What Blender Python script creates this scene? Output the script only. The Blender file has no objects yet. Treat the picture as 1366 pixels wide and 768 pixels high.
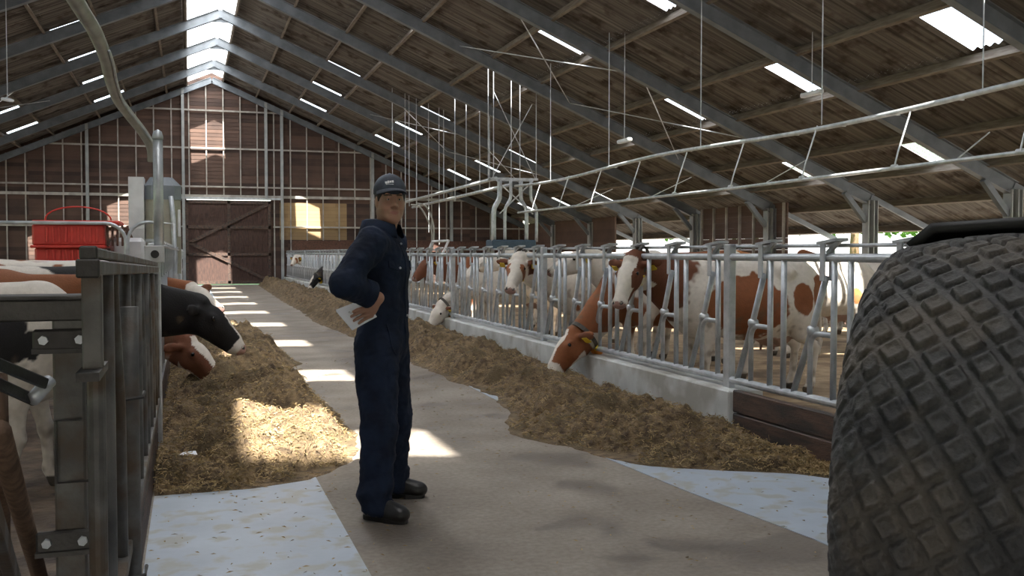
import bpy, math, random
import numpy as np
from mathutils import Vector, Matrix, noise as mnoise
R = math.radians
scene = bpy.context.scene
col = scene.collection
random.seed(7)
rng = np.random.default_rng(11)

# ------------------------------------------------------------------ camera, sky, sun, exposure
FPX = 1330.0
CAMZ = 1.45
YAW = math.atan(430 / 1330)
PITCH = math.atan((384 - 337) / 1330)
cd = bpy.data.cameras.new('camera'); cam = bpy.data.objects.new('camera', cd); col.objects.link(cam)
cam.location = (0, 0, CAMZ); cam.rotation_euler = (R(90) - PITCH, 0, -YAW)
cd.sensor_width = 36; cd.lens = 36 * FPX / 1366; cd.clip_start = .05; cd.clip_end = 500
scene.camera = cam
world = bpy.data.worlds.new('sky'); scene.world = world; world.use_nodes = True
wn = world.node_tree.nodes; wl = world.node_tree.links
for n in list(wn): wn.remove(n)
sky = wn.new('ShaderNodeTexSky'); sky.sky_type = 'NISHITA'; sky.sun_disc = False
sky.sun_elevation = R(54); sky.sun_rotation = R(180); sky.air_density = 1.3; sky.dust_density = 2.5
bg = wn.new('ShaderNodeBackground'); bg.inputs['Strength'].default_value = 1.0
mixw = wn.new('ShaderNodeMixRGB'); mixw.inputs[0].default_value = .45; mixw.inputs[2].default_value = (4.2, 4.3, 4.5, 1)
wo = wn.new('ShaderNodeOutputWorld')
wl.new(sky.outputs[0], mixw.inputs[1]); wl.new(mixw.outputs[0], bg.inputs[0]); wl.new(bg.outputs[0], wo.inputs[0])
SUN_DIR = Vector((.03, .588, -.809)).normalized()      # the way the light travels
sd = bpy.data.lights.new('sun', 'SUN'); sd.energy = 48.0; sd.angle = R(.7); sd.color = (1, .93, .82)
sun = bpy.data.objects.new('sun', sd); col.objects.link(sun)
sun.rotation_euler = SUN_DIR.to_track_quat('-Z', 'Y').to_euler(); sun.location = (0, 0, 30)
vs = scene.view_settings; vs.view_transform = 'Standard'; vs.look = 'None'; vs.gamma = 1; vs.use_curve_mapping = False
vs.exposure = -0.55
scene.cycles.use_denoising = True
scene.cycles.max_bounces = 8; scene.cycles.diffuse_bounces = 5; scene.cycles.transparent_max_bounces = 12
scene.cycles.sample_clamp_indirect = 12

# pixel helpers: used to measure where things stand
_c, _s = math.cos(YAW), math.sin(YAW); _cp, _sp = math.cos(PITCH), math.sin(PITCH)
FWD = Vector((_s * _cp, _c * _cp, -_sp)); RGT = Vector((_c, -_s, 0)); UPV = Vector((_s * _sp, _c * _sp, _cp))
def ray(px, py): return FWD + RGT * ((px - 683) / FPX) + UPV * ((384 - py) / FPX)
def pf(px, py, d): return Vector((0, 0, CAMZ)) + ray(px, py) * d
def onZ(px, py, z=0.0):
    r = ray(px, py); return Vector((0, 0, CAMZ)) + r * ((z - CAMZ) / r.z)
def onX(px, py, x):
    r = ray(px, py); return Vector((0, 0, CAMZ)) + r * (x / r.x)
def onY(px, py, y):
    r = ray(px, py); return Vector((0, 0, CAMZ)) + r * (y / r.y)

# ------------------------------------------------------------------ materials
def new_mat(name):
    m = bpy.data.materials.new(name); m.use_nodes = True
    nt = m.node_tree; b = nt.nodes['Principled BSDF']
    return m, nt, b
def mat(name, c1, c2=None, scale=4.0, rough=.7, metal=0.0, bump=0.0, bscale=None, detail=6, stretch=(1, 1, 1), spec=.5, lo=.35, hi=.65, c3=None, s3=1.0):
    m, nt, b = new_mat(name); N = nt.nodes; L = nt.links
    b.inputs['Roughness'].default_value = rough; b.inputs['Metallic'].default_value = metal
    b.inputs['Specular IOR Level'].default_value = spec
    if c2 is None: c2 = tuple(v * .75 for v in c1)
    tc = N.new('ShaderNodeTexCoord'); mp = N.new('ShaderNodeMapping'); mp.inputs['Scale'].default_value = stretch
    L.new(tc.outputs['Object'], mp.inputs[0])
    nz = N.new('ShaderNodeTexNoise'); nz.inputs['Scale'].default_value = scale; nz.inputs['Detail'].default_value = detail
    L.new(mp.outputs[0], nz.inputs['Vector'])
    cr = N.new('ShaderNodeValToRGB'); cr.color_ramp.elements[0].position = lo; cr.color_ramp.elements[1].position = hi
    cr.color_ramp.elements[0].color = (*c2, 1); cr.color_ramp.elements[1].color = (*c1, 1)
    L.new(nz.outputs[0], cr.inputs[0]); out = cr.outputs[0]
    if c3:
        n3 = N.new('ShaderNodeTexNoise'); n3.inputs['Scale'].default_value = s3; n3.inputs['Detail'].default_value = 5
        L.new(mp.outputs[0], n3.inputs['Vector'])
        r3 = N.new('ShaderNodeValToRGB'); r3.color_ramp.elements[0].position = .5; r3.color_ramp.elements[1].position = .62
        L.new(n3.outputs[0], r3.inputs[0])
        mx = N.new('ShaderNodeMixRGB'); mx.inputs[2].default_value = (*c3, 1)
        L.new(r3.outputs[0], mx.inputs[0]); L.new(out, mx.inputs[1]); out = mx.outputs[0]
    L.new(out, b.inputs['Base Color'])
    if bump:
        bn = N.new('ShaderNodeTexNoise'); bn.inputs['Scale'].default_value = bscale or scale * 6; bn.inputs['Detail'].default_value = 5
        L.new(mp.outputs[0], bn.inputs['Vector'])
        bp = N.new('ShaderNodeBump'); bp.inputs['Strength'].default_value = bump; bp.inputs['Distance'].default_value = .02
        L.new(bn.outputs[0], bp.inputs['Height']); L.new(bp.outputs[0], b.inputs['Normal'])
    return m
def attr_mat(name, rough=.75, bump=.15, bscale=120, sheen=0.0, spec=.3):
    m, nt, b = new_mat(name); N = nt.nodes; L = nt.links
    a = N.new('ShaderNodeAttribute'); a.attribute_name = 'coat'; L.new(a.outputs['Color'], b.inputs['Base Color'])
    b.inputs['Roughness'].default_value = rough; b.inputs['Specular IOR Level'].default_value = spec
    tc = N.new('ShaderNodeTexCoord'); bn = N.new('ShaderNodeTexNoise'); bn.inputs['Scale'].default_value = bscale; bn.inputs['Detail'].default_value = 3
    L.new(tc.outputs['Object'], bn.inputs['Vector'])
    bp = N.new('ShaderNodeBump'); bp.inputs['Strength'].default_value = bump; bp.inputs['Distance'].default_value = .01
    L.new(bn.outputs[0], bp.inputs['Height']); L.new(bp.outputs[0], b.inputs['Normal'])
    return m
M = {}
M['galv'] = mat('galvanised steel', (.58, .61, .64), (.40, .43, .46), 9, rough=.45, metal=.5, bump=.05)
M['galv_dirty'] = mat('weathered steel', (.20, .195, .185), (.09, .088, .085), 7, rough=.6, metal=.45, bump=.15, c3=(.12, .09, .065), s3=5)
M['dark_steel'] = mat('dark grimy steel', (.10, .095, .09), (.045, .042, .04), 8, rough=.55, metal=.4, bump=.2)
M['frame_paint'] = mat('blue grey painted steel', (.20, .225, .25), (.13, .15, .17), 2.5, rough=.55, metal=.2, bump=.05)
M['column_paint'] = mat('pale grey painted steel', (.40, .42, .42), (.28, .30, .30), 2.5, rough=.55, metal=.2, bump=.05)
M['purlin'] = mat('bare timber purlin', (.23, .20, .16), (.14, .11, .085), 3, rough=.85, bump=.2, stretch=(8, 1, 8))
M['timber_dark'] = mat('dark red brown planks', (.13, .062, .042), (.06, .03, .022), 5, rough=.75, bump=.3, stretch=(4, 1, 4))
M['plank_wet'] = mat('stained brown planks', (.12, .07, .048), (.05, .032, .026), 4, rough=.6, bump=.35, stretch=(5, 1.2, 8), c3=(.035, .028, .025), s3=2)
M['door_wood'] = mat('dark brown door boards', (.085, .045, .034), (.045, .026, .021), 4, rough=.8, bump=.2, stretch=(6, 1, 1))
M['pale_post'] = mat('pale painted stud', (.46, .44, .40), (.30, .28, .25), 4, rough=.7)
M['concrete_kerb'] = mat('cast concrete kerb', (.66, .68, .67), (.50, .52, .51), 3, rough=.8, bump=.15, c3=(.38, .37, .335), s3=1.6)
M['coating'] = mat('pale blue floor coating', (.44, .51, .59), (.37, .43, .50), 3, rough=.5, bump=.06, c3=(.37, .38, .36), s3=6)
M['pen_floor'] = mat('trodden manure floor', (.23, .17, .12), (.10, .075, .055), 6, rough=.75, bump=.8, bscale=22, c3=(.06, .045, .035), s3=3)
M['bedding'] = mat('straw strewn concrete', (.42, .31, .19), (.25, .175, .10), 5, rough=.85, bump=.5, bscale=40, c3=(.15, .10, .06), s3=1.2)
M['silage'] = mat('chopped silage', (.27, .19, .105), (.085, .058, .034), 16, rough=.9, bump=1.0, bscale=60, c3=(.13, .095, .05), s3=4)
M['straw'] = mat('dry straw pieces', (.50, .37, .19), (.22, .15, .065), 9, rough=.85)
M['hide'] = attr_mat('cow hide', rough=.7, bump=.25, bscale=90)
M['skin'] = attr_mat('skin', rough=.5, bump=.05, bscale=200, spec=.4)
M['navy'] = mat('navy work cloth', (.011, .020, .045), (.006, .010, .022), 9, rough=.85, bump=.35, bscale=14, spec=.25)
M['navy_dark'] = mat('dark navy cap cloth', (.03, .038, .055), (.018, .022, .034), 20, rough=.85, bump=.2)
M['black_rubber'] = mat('black rubber', (.018, .018, .018), (.010, .010, .010), 10, rough=.5, bump=.1)
M['shoe'] = mat('black safety shoe leather', (.022, .021, .02), (.012, .012, .012), 10, rough=.4, bump=.1)
M['tyre'] = mat('dusty tyre rubber', (.095, .093, .092), (.045, .045, .047), 9, rough=.72, bump=.3, bscale=70, c3=(.12, .105, .09), s3=3.5)
M['paper'] = mat('white paper', (.88, .90, .96), (.84, .87, .94), 8, rough=.6)
M['hair'] = mat('dark brown hair', (.03, .02, .014), (.016, .011, .008), 60, rough=.6, bump=.5, stretch=(1, 1, .2))
M['eye_black'] = mat('dark glossy eye', (.012, .008, .006), (.008, .006, .005), 5, rough=.12)
M['eye_white'] = mat('eye white', (.42, .39, .37), (.38, .35, .33), 5, rough=.2)
M['yellow'] = mat('yellow plastic', (.72, .52, .03), (.6, .42, .02), 8, rough=.5)
M['orange'] = mat('orange plastic', (.72, .27, .02), (.6, .2, .02), 8, rough=.5)
M['strap'] = mat('grey brown strap', (.09, .08, .065), (.05, .045, .04), 20, rough=.8)
M['red'] = mat('red plastic', (.62, .06, .045), (.48, .04, .03), 4, rough=.45)
M['white_paint'] = mat('white painted sheet', (.62, .63, .64), (.5, .51, .52), 4, rough=.5)
M['silo'] = mat('beige fibre glass', (.33, .32, .26), (.25, .24, .19), 3, rough=.5)
M['blue_box'] = mat('slate blue plastic', (.05, .09, .13), (.035, .065, .10), 5, rough=.5)
M['hose'] = mat('grey plastic hose', (.36, .35, .32), (.26, .25, .23), 6, rough=.55, bump=.1)
M['grass'] = mat('sunlit grass', (.16, .27, .05), (.09, .17, .03), 3, rough=.9, bump=.5)
M['leaf'] = mat('hedge leaves', (.10, .22, .035), (.04, .10, .015), 5, rough=.7, bump=.8, bscale=9)
M['yard'] = mat('pale concrete yard', (.50, .49, .46), (.40, .39, .37), 2, rough=.85)
M['pole_wood'] = mat('brown round timber', (.19, .115, .07), (.10, .06, .038), 5, rough=.8, bump=.3, stretch=(6, 6, 1))

def roof_mat():
    m, nt, b = new_mat('fibre cement roof sheet'); N = nt.nodes; L = nt.links
    b.inputs['Roughness'].default_value = .9; b.inputs['Specular IOR Level'].default_value = .2
    tc = N.new('ShaderNodeTexCoord')
    def noise(sc, st, lo, hi):
        mp = N.new('ShaderNodeMapping'); mp.inputs['Scale'].default_value = st; L.new(tc.outputs['Object'], mp.inputs[0])
        nz = N.new('ShaderNodeTexNoise'); nz.inputs['Scale'].default_value = sc; nz.inputs['Detail'].default_value = 6; L.new(mp.outputs[0], nz.inputs['Vector'])
        r = N.new('ShaderNodeValToRGB'); r.color_ramp.elements[0].position = lo; r.color_ramp.elements[1].position = hi; L.new(nz.outputs[0], r.inputs[0]); return r
    a = noise(1.0, (.35, 16, .35), .3, .7); a.color_ramp.elements[0].color = (.058, .051, .045, 1); a.color_ramp.elements[1].color = (.22, .20, .178, 1)
    s = noise(1.6, (1.5, 1, 1), .52, .68); mx = N.new('ShaderNodeMixRGB'); mx.inputs[2].default_value = (.06, .045, .035, 1)
    L.new(s.outputs[0], mx.inputs[0]); L.new(a.outputs[0], mx.inputs[1]); L.new(mx.outputs[0], b.inputs['Base Color'])
    return m
M['roof'] = roof_mat()

def lane_mat():
    m, nt, b = new_mat('worn lane concrete'); N = nt.nodes; L = nt.links
    tc = N.new('ShaderNodeTexCoord')
    def noise(sc, lo, hi, c0, c1, det=8, st=(1, 1, 1)):
        mp = N.new('ShaderNodeMapping'); mp.inputs['Scale'].default_value = st; L.new(tc.outputs['Object'], mp.inputs[0])
        nz = N.new('ShaderNodeTexNoise'); nz.inputs['Scale'].default_value = sc; nz.inputs['Detail'].default_value = det; L.new(mp.outputs[0], nz.inputs['Vector'])
        r = N.new('ShaderNodeValToRGB'); r.color_ramp.elements[0].position = lo; r.color_ramp.elements[1].position = hi
        r.color_ramp.elements[0].color = (*c0, 1); r.color_ramp.elements[1].color = (*c1, 1); L.new(nz.outputs[0], r.inputs[0]); return r
    base = noise(1.3, .3, .7, (.21, .178, .145), (.36, .32, .27))
    fine = noise(30, .35, .7, (.62, .60, .58), (1, 1, 1))
    mul = N.new('ShaderNodeMixRGB'); mul.blend_type = 'MULTIPLY'; mul.inputs[0].default_value = .6
    L.new(base.outputs[0], mul.inputs[1]); L.new(fine.outputs[0], mul.inputs[2])
    damp = noise(1.1, .56, .60, (0, 0, 0), (1, 1, 1), 4); mx = N.new('ShaderNodeMixRGB'); mx.inputs[2].default_value = (.13, .105, .085, 1)
    sc_ = N.new('ShaderNodeMath'); sc_.operation = 'MULTIPLY'; sc_.inputs[1].default_value = .65; L.new(damp.outputs[0], sc_.inputs[0])
    L.new(sc_.outputs[0], mx.inputs[0]); L.new(mul.outputs[0], mx.inputs[1])
    L.new(mx.outputs[0], b.inputs['Base Color'])
    rr = N.new('ShaderNodeMapRange'); rr.inputs[3].default_value = .75; rr.inputs[4].default_value = .45; L.new(damp.outputs[0], rr.inputs[0]); L.new(rr.outputs[0], b.inputs['Roughness'])
    bn = N.new('ShaderNodeTexNoise'); bn.inputs['Scale'].default_value = 45; bn.inputs['Detail'].default_value = 6; L.new(tc.outputs['Object'], bn.inputs['Vector'])
    bp = N.new('ShaderNodeBump'); bp.inputs['Strength'].default_value = .35; bp.inputs['Distance'].default_value = .01; L.new(bn.outputs[0], bp.inputs['Height']); L.new(bp.outputs[0], b.inputs['Normal'])
    return m
M['lane'] = lane_mat()

def board_mat(name, ca, cb, pitch):      # each board along a wall has its own tone
    m, nt, b = new_mat(name); N = nt.nodes; L = nt.links
    b.inputs['Roughness'].default_value = .8
    tc = N.new('ShaderNodeTexCoord'); sx = N.new('ShaderNodeSeparateXYZ'); L.new(tc.outputs['Object'], sx.inputs[0])
    d = N.new('ShaderNodeMath'); d.operation = 'DIVIDE'; d.inputs[1].default_value = pitch; L.new(sx.outputs['Z'], d.inputs[0])
    f = N.new('ShaderNodeMath'); f.operation = 'FLOOR'; L.new(d.outputs[0], f.inputs[0])
    d2 = N.new('ShaderNodeMath'); d2.operation = 'DIVIDE'; d2.inputs[1].default_value = 2.16; L.new(sx.outputs['X'], d2.inputs[0])
    f2 = N.new('ShaderNodeMath'); f2.operation = 'FLOOR'; L.new(d2.outputs[0], f2.inputs[0])
    cb_ = N.new('ShaderNodeCombineXYZ'); L.new(f.outputs[0], cb_.inputs[0]); L.new(f2.outputs[0], cb_.inputs[1])
    wn_ = N.new('ShaderNodeTexWhiteNoise'); wn_.noise_dimensions = '2D'; L.new(cb_.outputs[0], wn_.inputs['Vector'])
    nz = N.new('ShaderNodeTexNoise'); nz.inputs['Scale'].default_value = 1.3; nz.inputs['Detail'].default_value = 7; L.new(tc.outputs['Object'], nz.inputs['Vector'])
    ad = N.new('ShaderNodeMixRGB'); ad.inputs[0].default_value = .6; L.new(wn_.outputs[0], ad.inputs[1]); L.new(nz.outputs[0], ad.inputs[2])
    cr = N.new('ShaderNodeValToRGB'); cr.color_ramp.elements[0].position = .25; cr.color_ramp.elements[1].position = .75
    cr.color_ramp.elements[0].color = (*ca, 1); cr.color_ramp.elements[1].color = (*cb, 1); L.new(ad.outputs[0], cr.inputs[0]); L.new(cr.outputs[0], b.inputs['Base Color'])
    return m
M['gable'] = board_mat('dark brown wall boards', (.045, .028, .023), (.125, .075, .056), .17)
M['gable_painted_light'] = board_mat('wall boards with painted warm light', (.28, .19, .10), (.42, .29, .15), .17)  # lighter honey tone imitates warm light falling on the gable boards

def clear_mat(name, tr, colr, transl):
    m, nt, b = new_mat(name); N = nt.nodes; L = nt.links
    t = N.new('ShaderNodeBsdfTransparent'); t.inputs[0].default_value = (*colr, 1)
    d = N.new('ShaderNodeBsdfTranslucent'); d.inputs[0].default_value = (.9, .92, .95, 1)
    mx = N.new('ShaderNodeMixShader'); mx.inputs[0].default_value = transl
    L.new(t.outputs[0], mx.inputs[1]); L.new(d.outputs[0], mx.inputs[2]); N.remove(b); L.new(mx.outputs[0], N['Material Output'].inputs[0])
    return m
M['clear'] = clear_mat('clear corrugated sheet', 1, (.95, .97, 1), .15)
M['milky'] = clear_mat('milky translucent sheet', 1, (.9, .95, 1), .97)

# ------------------------------------------------------------------ mesh building
def mesh_obj(name, V, F, material, parent=None, org=(0, 0, 0), smooth=False):
    V = np.asarray(V, dtype=np.float64).reshape(-1, 3) - np.asarray(org)
    me = bpy.data.meshes.new(name); me.from_pydata(V.tolist(), [], F if isinstance(F, list) else F.tolist()); me.update()
    if smooth: me.polygons.foreach_set('use_smooth', [True] * len(me.polygons))
    me.materials.append(material)
    o = bpy.data.objects.new(name, me); col.objects.link(o)
    if parent is not None: o.parent = parent
    else: o.location = org
    return o
class MB:
    def __init__(s): s.V = []; s.F = []
    def add(s, vs, fs):
        n = len(s.V); s.V += [tuple(v) for v in vs]; s.F += [tuple(i + n for i in f) for f in fs]; return s
    def box(s, lo, hi, bev=0.0, mtx=None):
        (x0, y0, z0), (x1, y1, z1) = lo, hi
        if bev <= 0:
            vs = [(x, y, z) for x in (x0, x1) for y in (y0, y1) for z in (z0, z1)]
            fs = [(0, 1, 3, 2), (4, 6, 7, 5), (0, 4, 5, 1), (2, 3, 7, 6), (0, 2, 6, 4), (1, 5, 7, 3)]
        else:
            b = min(bev, (x1 - x0) * .45, (y1 - y0) * .45, (z1 - z0) * .45); vs = []; fs = []; idx = {}
            for ix, x in enumerate((x0, x1)):
                for iy, y in enumerate((y0, y1)):
                    for iz, z in enumerate((z0, z1)):
                        sx, sy, sz = (1, -1)[ix], (1, -1)[iy], (1, -1)[iz]
                        for a, v in (('x', (x, y + sy * b, z + sz * b)), ('y', (x + sx * b, y, z + sz * b)), ('z', (x + sx * b, y + sy * b, z))):
                            idx[(ix, iy, iz, a)] = len(vs); vs.append(v)
            g = lambda *k: idx[k]
            for q in (0, 1):
                fs.append([g(q, 0, 0, 'x'), g(q, 1, 0, 'x'), g(q, 1, 1, 'x'), g(q, 0, 1, 'x')])
                fs.append([g(0, q, 0, 'y'), g(1, q, 0, 'y'), g(1, q, 1, 'y'), g(0, q, 1, 'y')])
                fs.append([g(0, 0, q, 'z'), g(1, 0, q, 'z'), g(1, 1, q, 'z'), g(0, 1, q, 'z')])
            for p in (0, 1):
                for q in (0, 1):
                    fs.append([g(p, q, 0, 'x'), g(p, q, 1, 'x'), g(p, q, 1, 'y'), g(p, q, 0, 'y')])
                    fs.append([g(p, 0, q, 'x'), g(p, 1, q, 'x'), g(p, 1, q, 'z'), g(p, 0, q, 'z')])
                    fs.append([g(0, p, q, 'y'), g(1, p, q, 'y'), g(1, p, q, 'z'), g(0, p, q, 'z')])
                    for r in (0, 1): fs.append([g(p, q, r, 'x'), g(p, q, r, 'y'), g(p, q, r, 'z')])
        if mtx is not None: vs = [mtx @ Vector(v) for v in vs]
        return s.add(vs, fs)
    def bar(s, a, b, w, h, up=(0, 0, 1), bev=0.0):      # rectangular bar from a to b; w across, h along up
        a = Vector(a); b = Vector(b); d = b - a; L = d.length; x = d.normalized(); u = Vector(up)
        y = u.cross(x)
        if y.length < 1e-4: y = Vector((1, 0, 0)).cross(x)
        y.normalize(); z = x.cross(y)
        m = Matrix((x, y, z)).transposed().to_4x4(); m.translation = a
        return s.box((0, -w / 2, -h / 2), (L, w / 2, h / 2), bev, m)
    def tube(s, pts, r, n=10, cap=True):
        P = [Vector(p) for p in pts]; K = len(P); rr = r if isinstance(r, (list, tuple)) else [r] * K
        T = [(P[min(i + 1, K - 1)] - P[max(i - 1, 0)]).normalized() for i in range(K)]
        a = T[0].orthogonal().normalized(); rings = []; n0 = len(s.V)
        for i in range(K):
            a = (a - T[i] * a.dot(T[i])); a = a.normalized() if a.length > 1e-6 else T[i].orthogonal().normalized()
            b = T[i].cross(a)
            for j in range(n):
                t = 2 * math.pi * j / n; s.V.append(tuple(P[i] + (a * math.cos(t) + b * math.sin(t)) * rr[i]))
        for i in range(K - 1):
            for j in range(n):
                k = (j + 1) % n; s.F.append((n0 + i * n + j, n0 + i * n + k, n0 + (i + 1) * n + k, n0 + (i + 1) * n + j))
        if cap:
            s.F.append(tuple(n0 + j for j in reversed(range(n)))); s.F.append(tuple(n0 + (K - 1) * n + j for j in range(n)))
        return s
    def lathe(s, prof, c, axis=(0, 0, 1), n=24):
        ax = Vector(axis).normalized(); a = ax.orthogonal().normalized(); b = ax.cross(a); c = Vector(c); n0 = len(s.V)
        for r, h in prof:
            for j in range(n):
                t = 2 * math.pi * j / n; s.V.append(tuple(c + ax * h + (a * math.cos(t) + b * math.sin(t)) * r))
        for i in range(len(prof) - 1):
            for j in range(n):
                k = (j + 1) % n; s.F.append((n0 + i * n + j, n0 + i * n + k, n0 + (i + 1) * n + k, n0 + (i + 1) * n + j))
        s.F.append(tuple(n0 + j for j in reversed(range(n)))); s.F.append(tuple(n0 + (len(prof) - 1) * n + j for j in range(n)))
        return s
    def prism(s, poly, z0, z1):
        n = len(poly); vs = [(x, y, z0) for x, y in poly] + [(x, y, z1) for x, y in poly]
        fs = [tuple(reversed(range(n))), tuple(range(n, 2 * n))] + [(i, (i + 1) % n, (i + 1) % n + n, i + n) for i in range(n)]
        return s.add(vs, fs)
    def plate(s, pts, th):      # flat outline in space given thickness along its normal
        P = [Vector(p) for p in pts]; nrm = (P[1] - P[0]).cross(P[2] - P[0]).normalized() * th / 2; n = len(P)
        return s.add([p - nrm for p in P] + [p + nrm for p in P], [tuple(reversed(range(n))), tuple(range(n, 2 * n))] + [(i, (i + 1) % n, (i + 1) % n + n, i + n) for i in range(n)])
    def build(s, name, material, parent=None, org=(0, 0, 0), smooth=False):
        return mesh_obj(name, s.V, s.F, M[material] if isinstance(material, str) else material, parent, org, smooth)
def tag(o, label=None, cat=None, group=None, kind=None):
    if label: o['label'] = label
    if cat: o['category'] = cat
    if group: o['group'] = group
    if kind: o['kind'] = kind
    return o
def empty(name, loc, label=None, cat=None, group=None, kind=None, rz=0.0):
    o = bpy.data.objects.new(name, None); o.empty_display_size = .2; col.objects.link(o); o.location = loc; o.rotation_euler = (0, 0, rz)
    return tag(o, label, cat, group, kind)
def kids(o): return [c for c in list(col.objects) if c.parent == o]
def copy_tree(o, parent=None, table=None):
    if table is None:
        table = {}
        for c in col.objects:
            if c.parent: table.setdefault(c.parent.name, []).append(c)
    c = o.copy(); col.objects.link(c); c.parent = parent
    for ch in table.get(o.name, []): copy_tree(ch, c, table)
    return c
def arc(c, r, a0, a1, n, ax1, ax2):
    c = Vector(c); ax1 = Vector(ax1); ax2 = Vector(ax2)
    return [c + (ax1 * math.cos(a0 + (a1 - a0) * i / n) + ax2 * math.sin(a0 + (a1 - a0) * i / n)) * r for i in range(n + 1)]

# ------------------------------------------------------------------ distance-field bodies: one continuous skin grown over bones
def V3(*a): return np.array(a, dtype=np.float32)
class Field:
    def __init__(s, lo, hi, res):
        s.lo = np.array(lo, dtype=np.float32); s.res = res
        s.n = np.ceil((np.array(hi) - s.lo) / res).astype(int) + 1
        s.D = np.full(s.n, 1.0, dtype=np.float32)
    def _box(s, lo, hi):
        i0 = np.clip(np.floor((np.array(lo) - s.lo) / s.res).astype(int), 0, s.n); i1 = np.clip(np.ceil((np.array(hi) - s.lo) / s.res).astype(int) + 1, 0, s.n)
        if np.any(i1 <= i0): return None, None
        g = [s.lo[a] + s.res * np.arange(i0[a], i1[a], dtype=np.float32) for a in range(3)]
        return tuple(slice(a, b) for a, b in zip(i0, i1)), (g[0][:, None, None], g[1][None, :, None], g[2][None, None, :])
    def _merge(s, sl, d, k, cut):
        A = s.D[sl]
        if cut:
            h = np.maximum(k - np.abs(-A - d), 0) / k; s.D[sl] = -( np.minimum(-A, d) - h * h * k * .25) if False else np.maximum(A, -d) + np.maximum(k - np.abs(A + d), 0) ** 2 / (4 * k)
        else:
            h = np.maximum(k - np.abs(A - d), 0) / k; s.D[sl] = np.minimum(A, d) - h * h * k * .25
    def cone(s, a, b, r1, r2, k=.03, flat=None, cut=False):
        a = np.array(a, dtype=np.float32); b = np.array(b, dtype=np.float32); m = max(r1, r2) + k + .03
        sl, g = s._box(np.minimum(a, b) - m, np.maximum(a, b) + m)
        if sl is None: return
        ba = b - a; L2 = max(float(ba @ ba), 1e-8)
        px, py, pz = g[0] - a[0], g[1] - a[1], g[2] - a[2]
        t = np.clip((px * ba[0] + py * ba[1] + pz * ba[2]) / L2, 0, 1)
        qx, qy, qz = px - t * ba[0], py - t * ba[1], pz - t * ba[2]
        q2 = qx * qx + qy * qy + qz * qz
        if flat is not None:
            w, f = np.array(flat[0], dtype=np.float32), flat[1]; w = w / np.linalg.norm(w)
            c = qx * w[0] + qy * w[1] + qz * w[2]; q2 = q2 + c * c * (1 / (f * f) - 1)
        s._merge(sl, np.sqrt(q2) - (r1 + t * (r2 - r1)), k, cut)
    def ell(s, c, r, k=.03, rot=None, cut=False):
        c = np.array(c, dtype=np.float32); r = np.array(r, dtype=np.float32); m = float(r.max()) + k + .03
        sl, g = s._box(c - m, c + m)
        if sl is None: return
        p = [g[0] - c[0], g[1] - c[1], g[2] - c[2]]
        if rot is not None: p = [p[0] * rot[i][0] + p[1] * rot[i][1] + p[2] * rot[i][2] for i in range(3)]      # rot rows: local axes
        k0 = np.sqrt((p[0] / r[0]) ** 2 + (p[1] / r[1]) ** 2 + (p[2] / r[2]) ** 2)
        k1 = np.sqrt((p[0] / r[0] ** 2) ** 2 + (p[1] / r[1] ** 2) ** 2 + (p[2] / r[2] ** 2) ** 2) + 1e-6
        s._merge(sl, (k0 * (k0 - 1) / k1).astype(np.float32), k, cut)
    def surface(s):      # naive surface nets
        D = s.D; I = D < 0
        n = s.n - 1
        cs = [(i, j, k) for i in (0, 1) for j in (0, 1) for k in (0, 1)]
        cnt = sum(I[i:i + n[0], j:j + n[1], k:k + n[2]].astype(np.int8) for i, j, k in cs)
        act = (cnt > 0) & (cnt < 8); ids = np.full(n, -1, dtype=np.int64); C = np.argwhere(act); ids[act] = np.arange(len(C))
        acc = np.zeros((len(C), 3)); w = np.zeros(len(C))
        val = {c: D[C[:, 0] + c[0], C[:, 1] + c[1], C[:, 2] + c[2]] for c in cs}
        for a in cs:
            for ax in range(3):
                if a[ax]: continue
                b = list(a); b[ax] = 1; b = tuple(b); va, vb = val[a], val[b]; x = (va < 0) != (vb < 0)
                t = np.where(x, va / np.where(np.abs(va - vb) < 1e-9, 1, va - vb), 0)
                p = np.tile(np.array(a, dtype=float), (len(C), 1)); p[:, ax] += t; acc += p * x[:, None]; w += x
        V = (C + acc / np.maximum(w, 1)[:, None]) * s.res + s.lo
        Q = []
        for ax in range(3):
            o = [a for a in range(3) if a != ax]
            sl0 = [slice(None)] * 3; sl1 = [slice(None)] * 3; sl0[ax] = slice(0, -1); sl1[ax] = slice(1, None)
            A, B = I[tuple(sl0)], I[tuple(sl1)]
            E = np.argwhere(A != B); E = E[(E[:, o[0]] > 0) & (E[:, o[1]] > 0) & (E[:, o[0]] < s.n[o[0]] - 1) & (E[:, o[1]] < s.n[o[1]] - 1)]
            if not len(E): continue
            def cell(d0, d1):
                e = E.copy(); e[:, o[0]] -= d0; e[:, o[1]] -= d1; return ids[e[:, 0], e[:, 1], e[:, 2]]
            q = np.stack([cell(1, 1), cell(0, 1), cell(0, 0), cell(1, 0)], 1)
            flip = A[E[:, 0], E[:, 1], E[:, 2]] ^ (ax == 1)
            q[~flip] = q[~flip][:, ::-1]; Q.append(q)
        Q = np.concatenate(Q); Q = Q[(Q >= 0).all(1)]
        return V, Q
def relax(V, Q, it=1, f=.5):
    for _ in range(it):
        acc = np.zeros_like(V); n = np.zeros(len(V))
        for i in range(4):
            a, b = Q[:, i], Q[:, (i + 1) % 4]
            np.add.at(acc, a, V[b]); np.add.at(acc, b, V[a]); np.add.at(n, a, 1); np.add.at(n, b, 1)
        V = V + f * (acc / np.maximum(n, 1)[:, None] - V)
    return V
def set_coat(o, C):
    a = o.data.color_attributes.new('coat', 'FLOAT_COLOR', 'POINT')
    a.data.foreach_set('color', np.concatenate([C, np.ones((len(C), 1))], 1).astype(np.float32).ravel())
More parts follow.
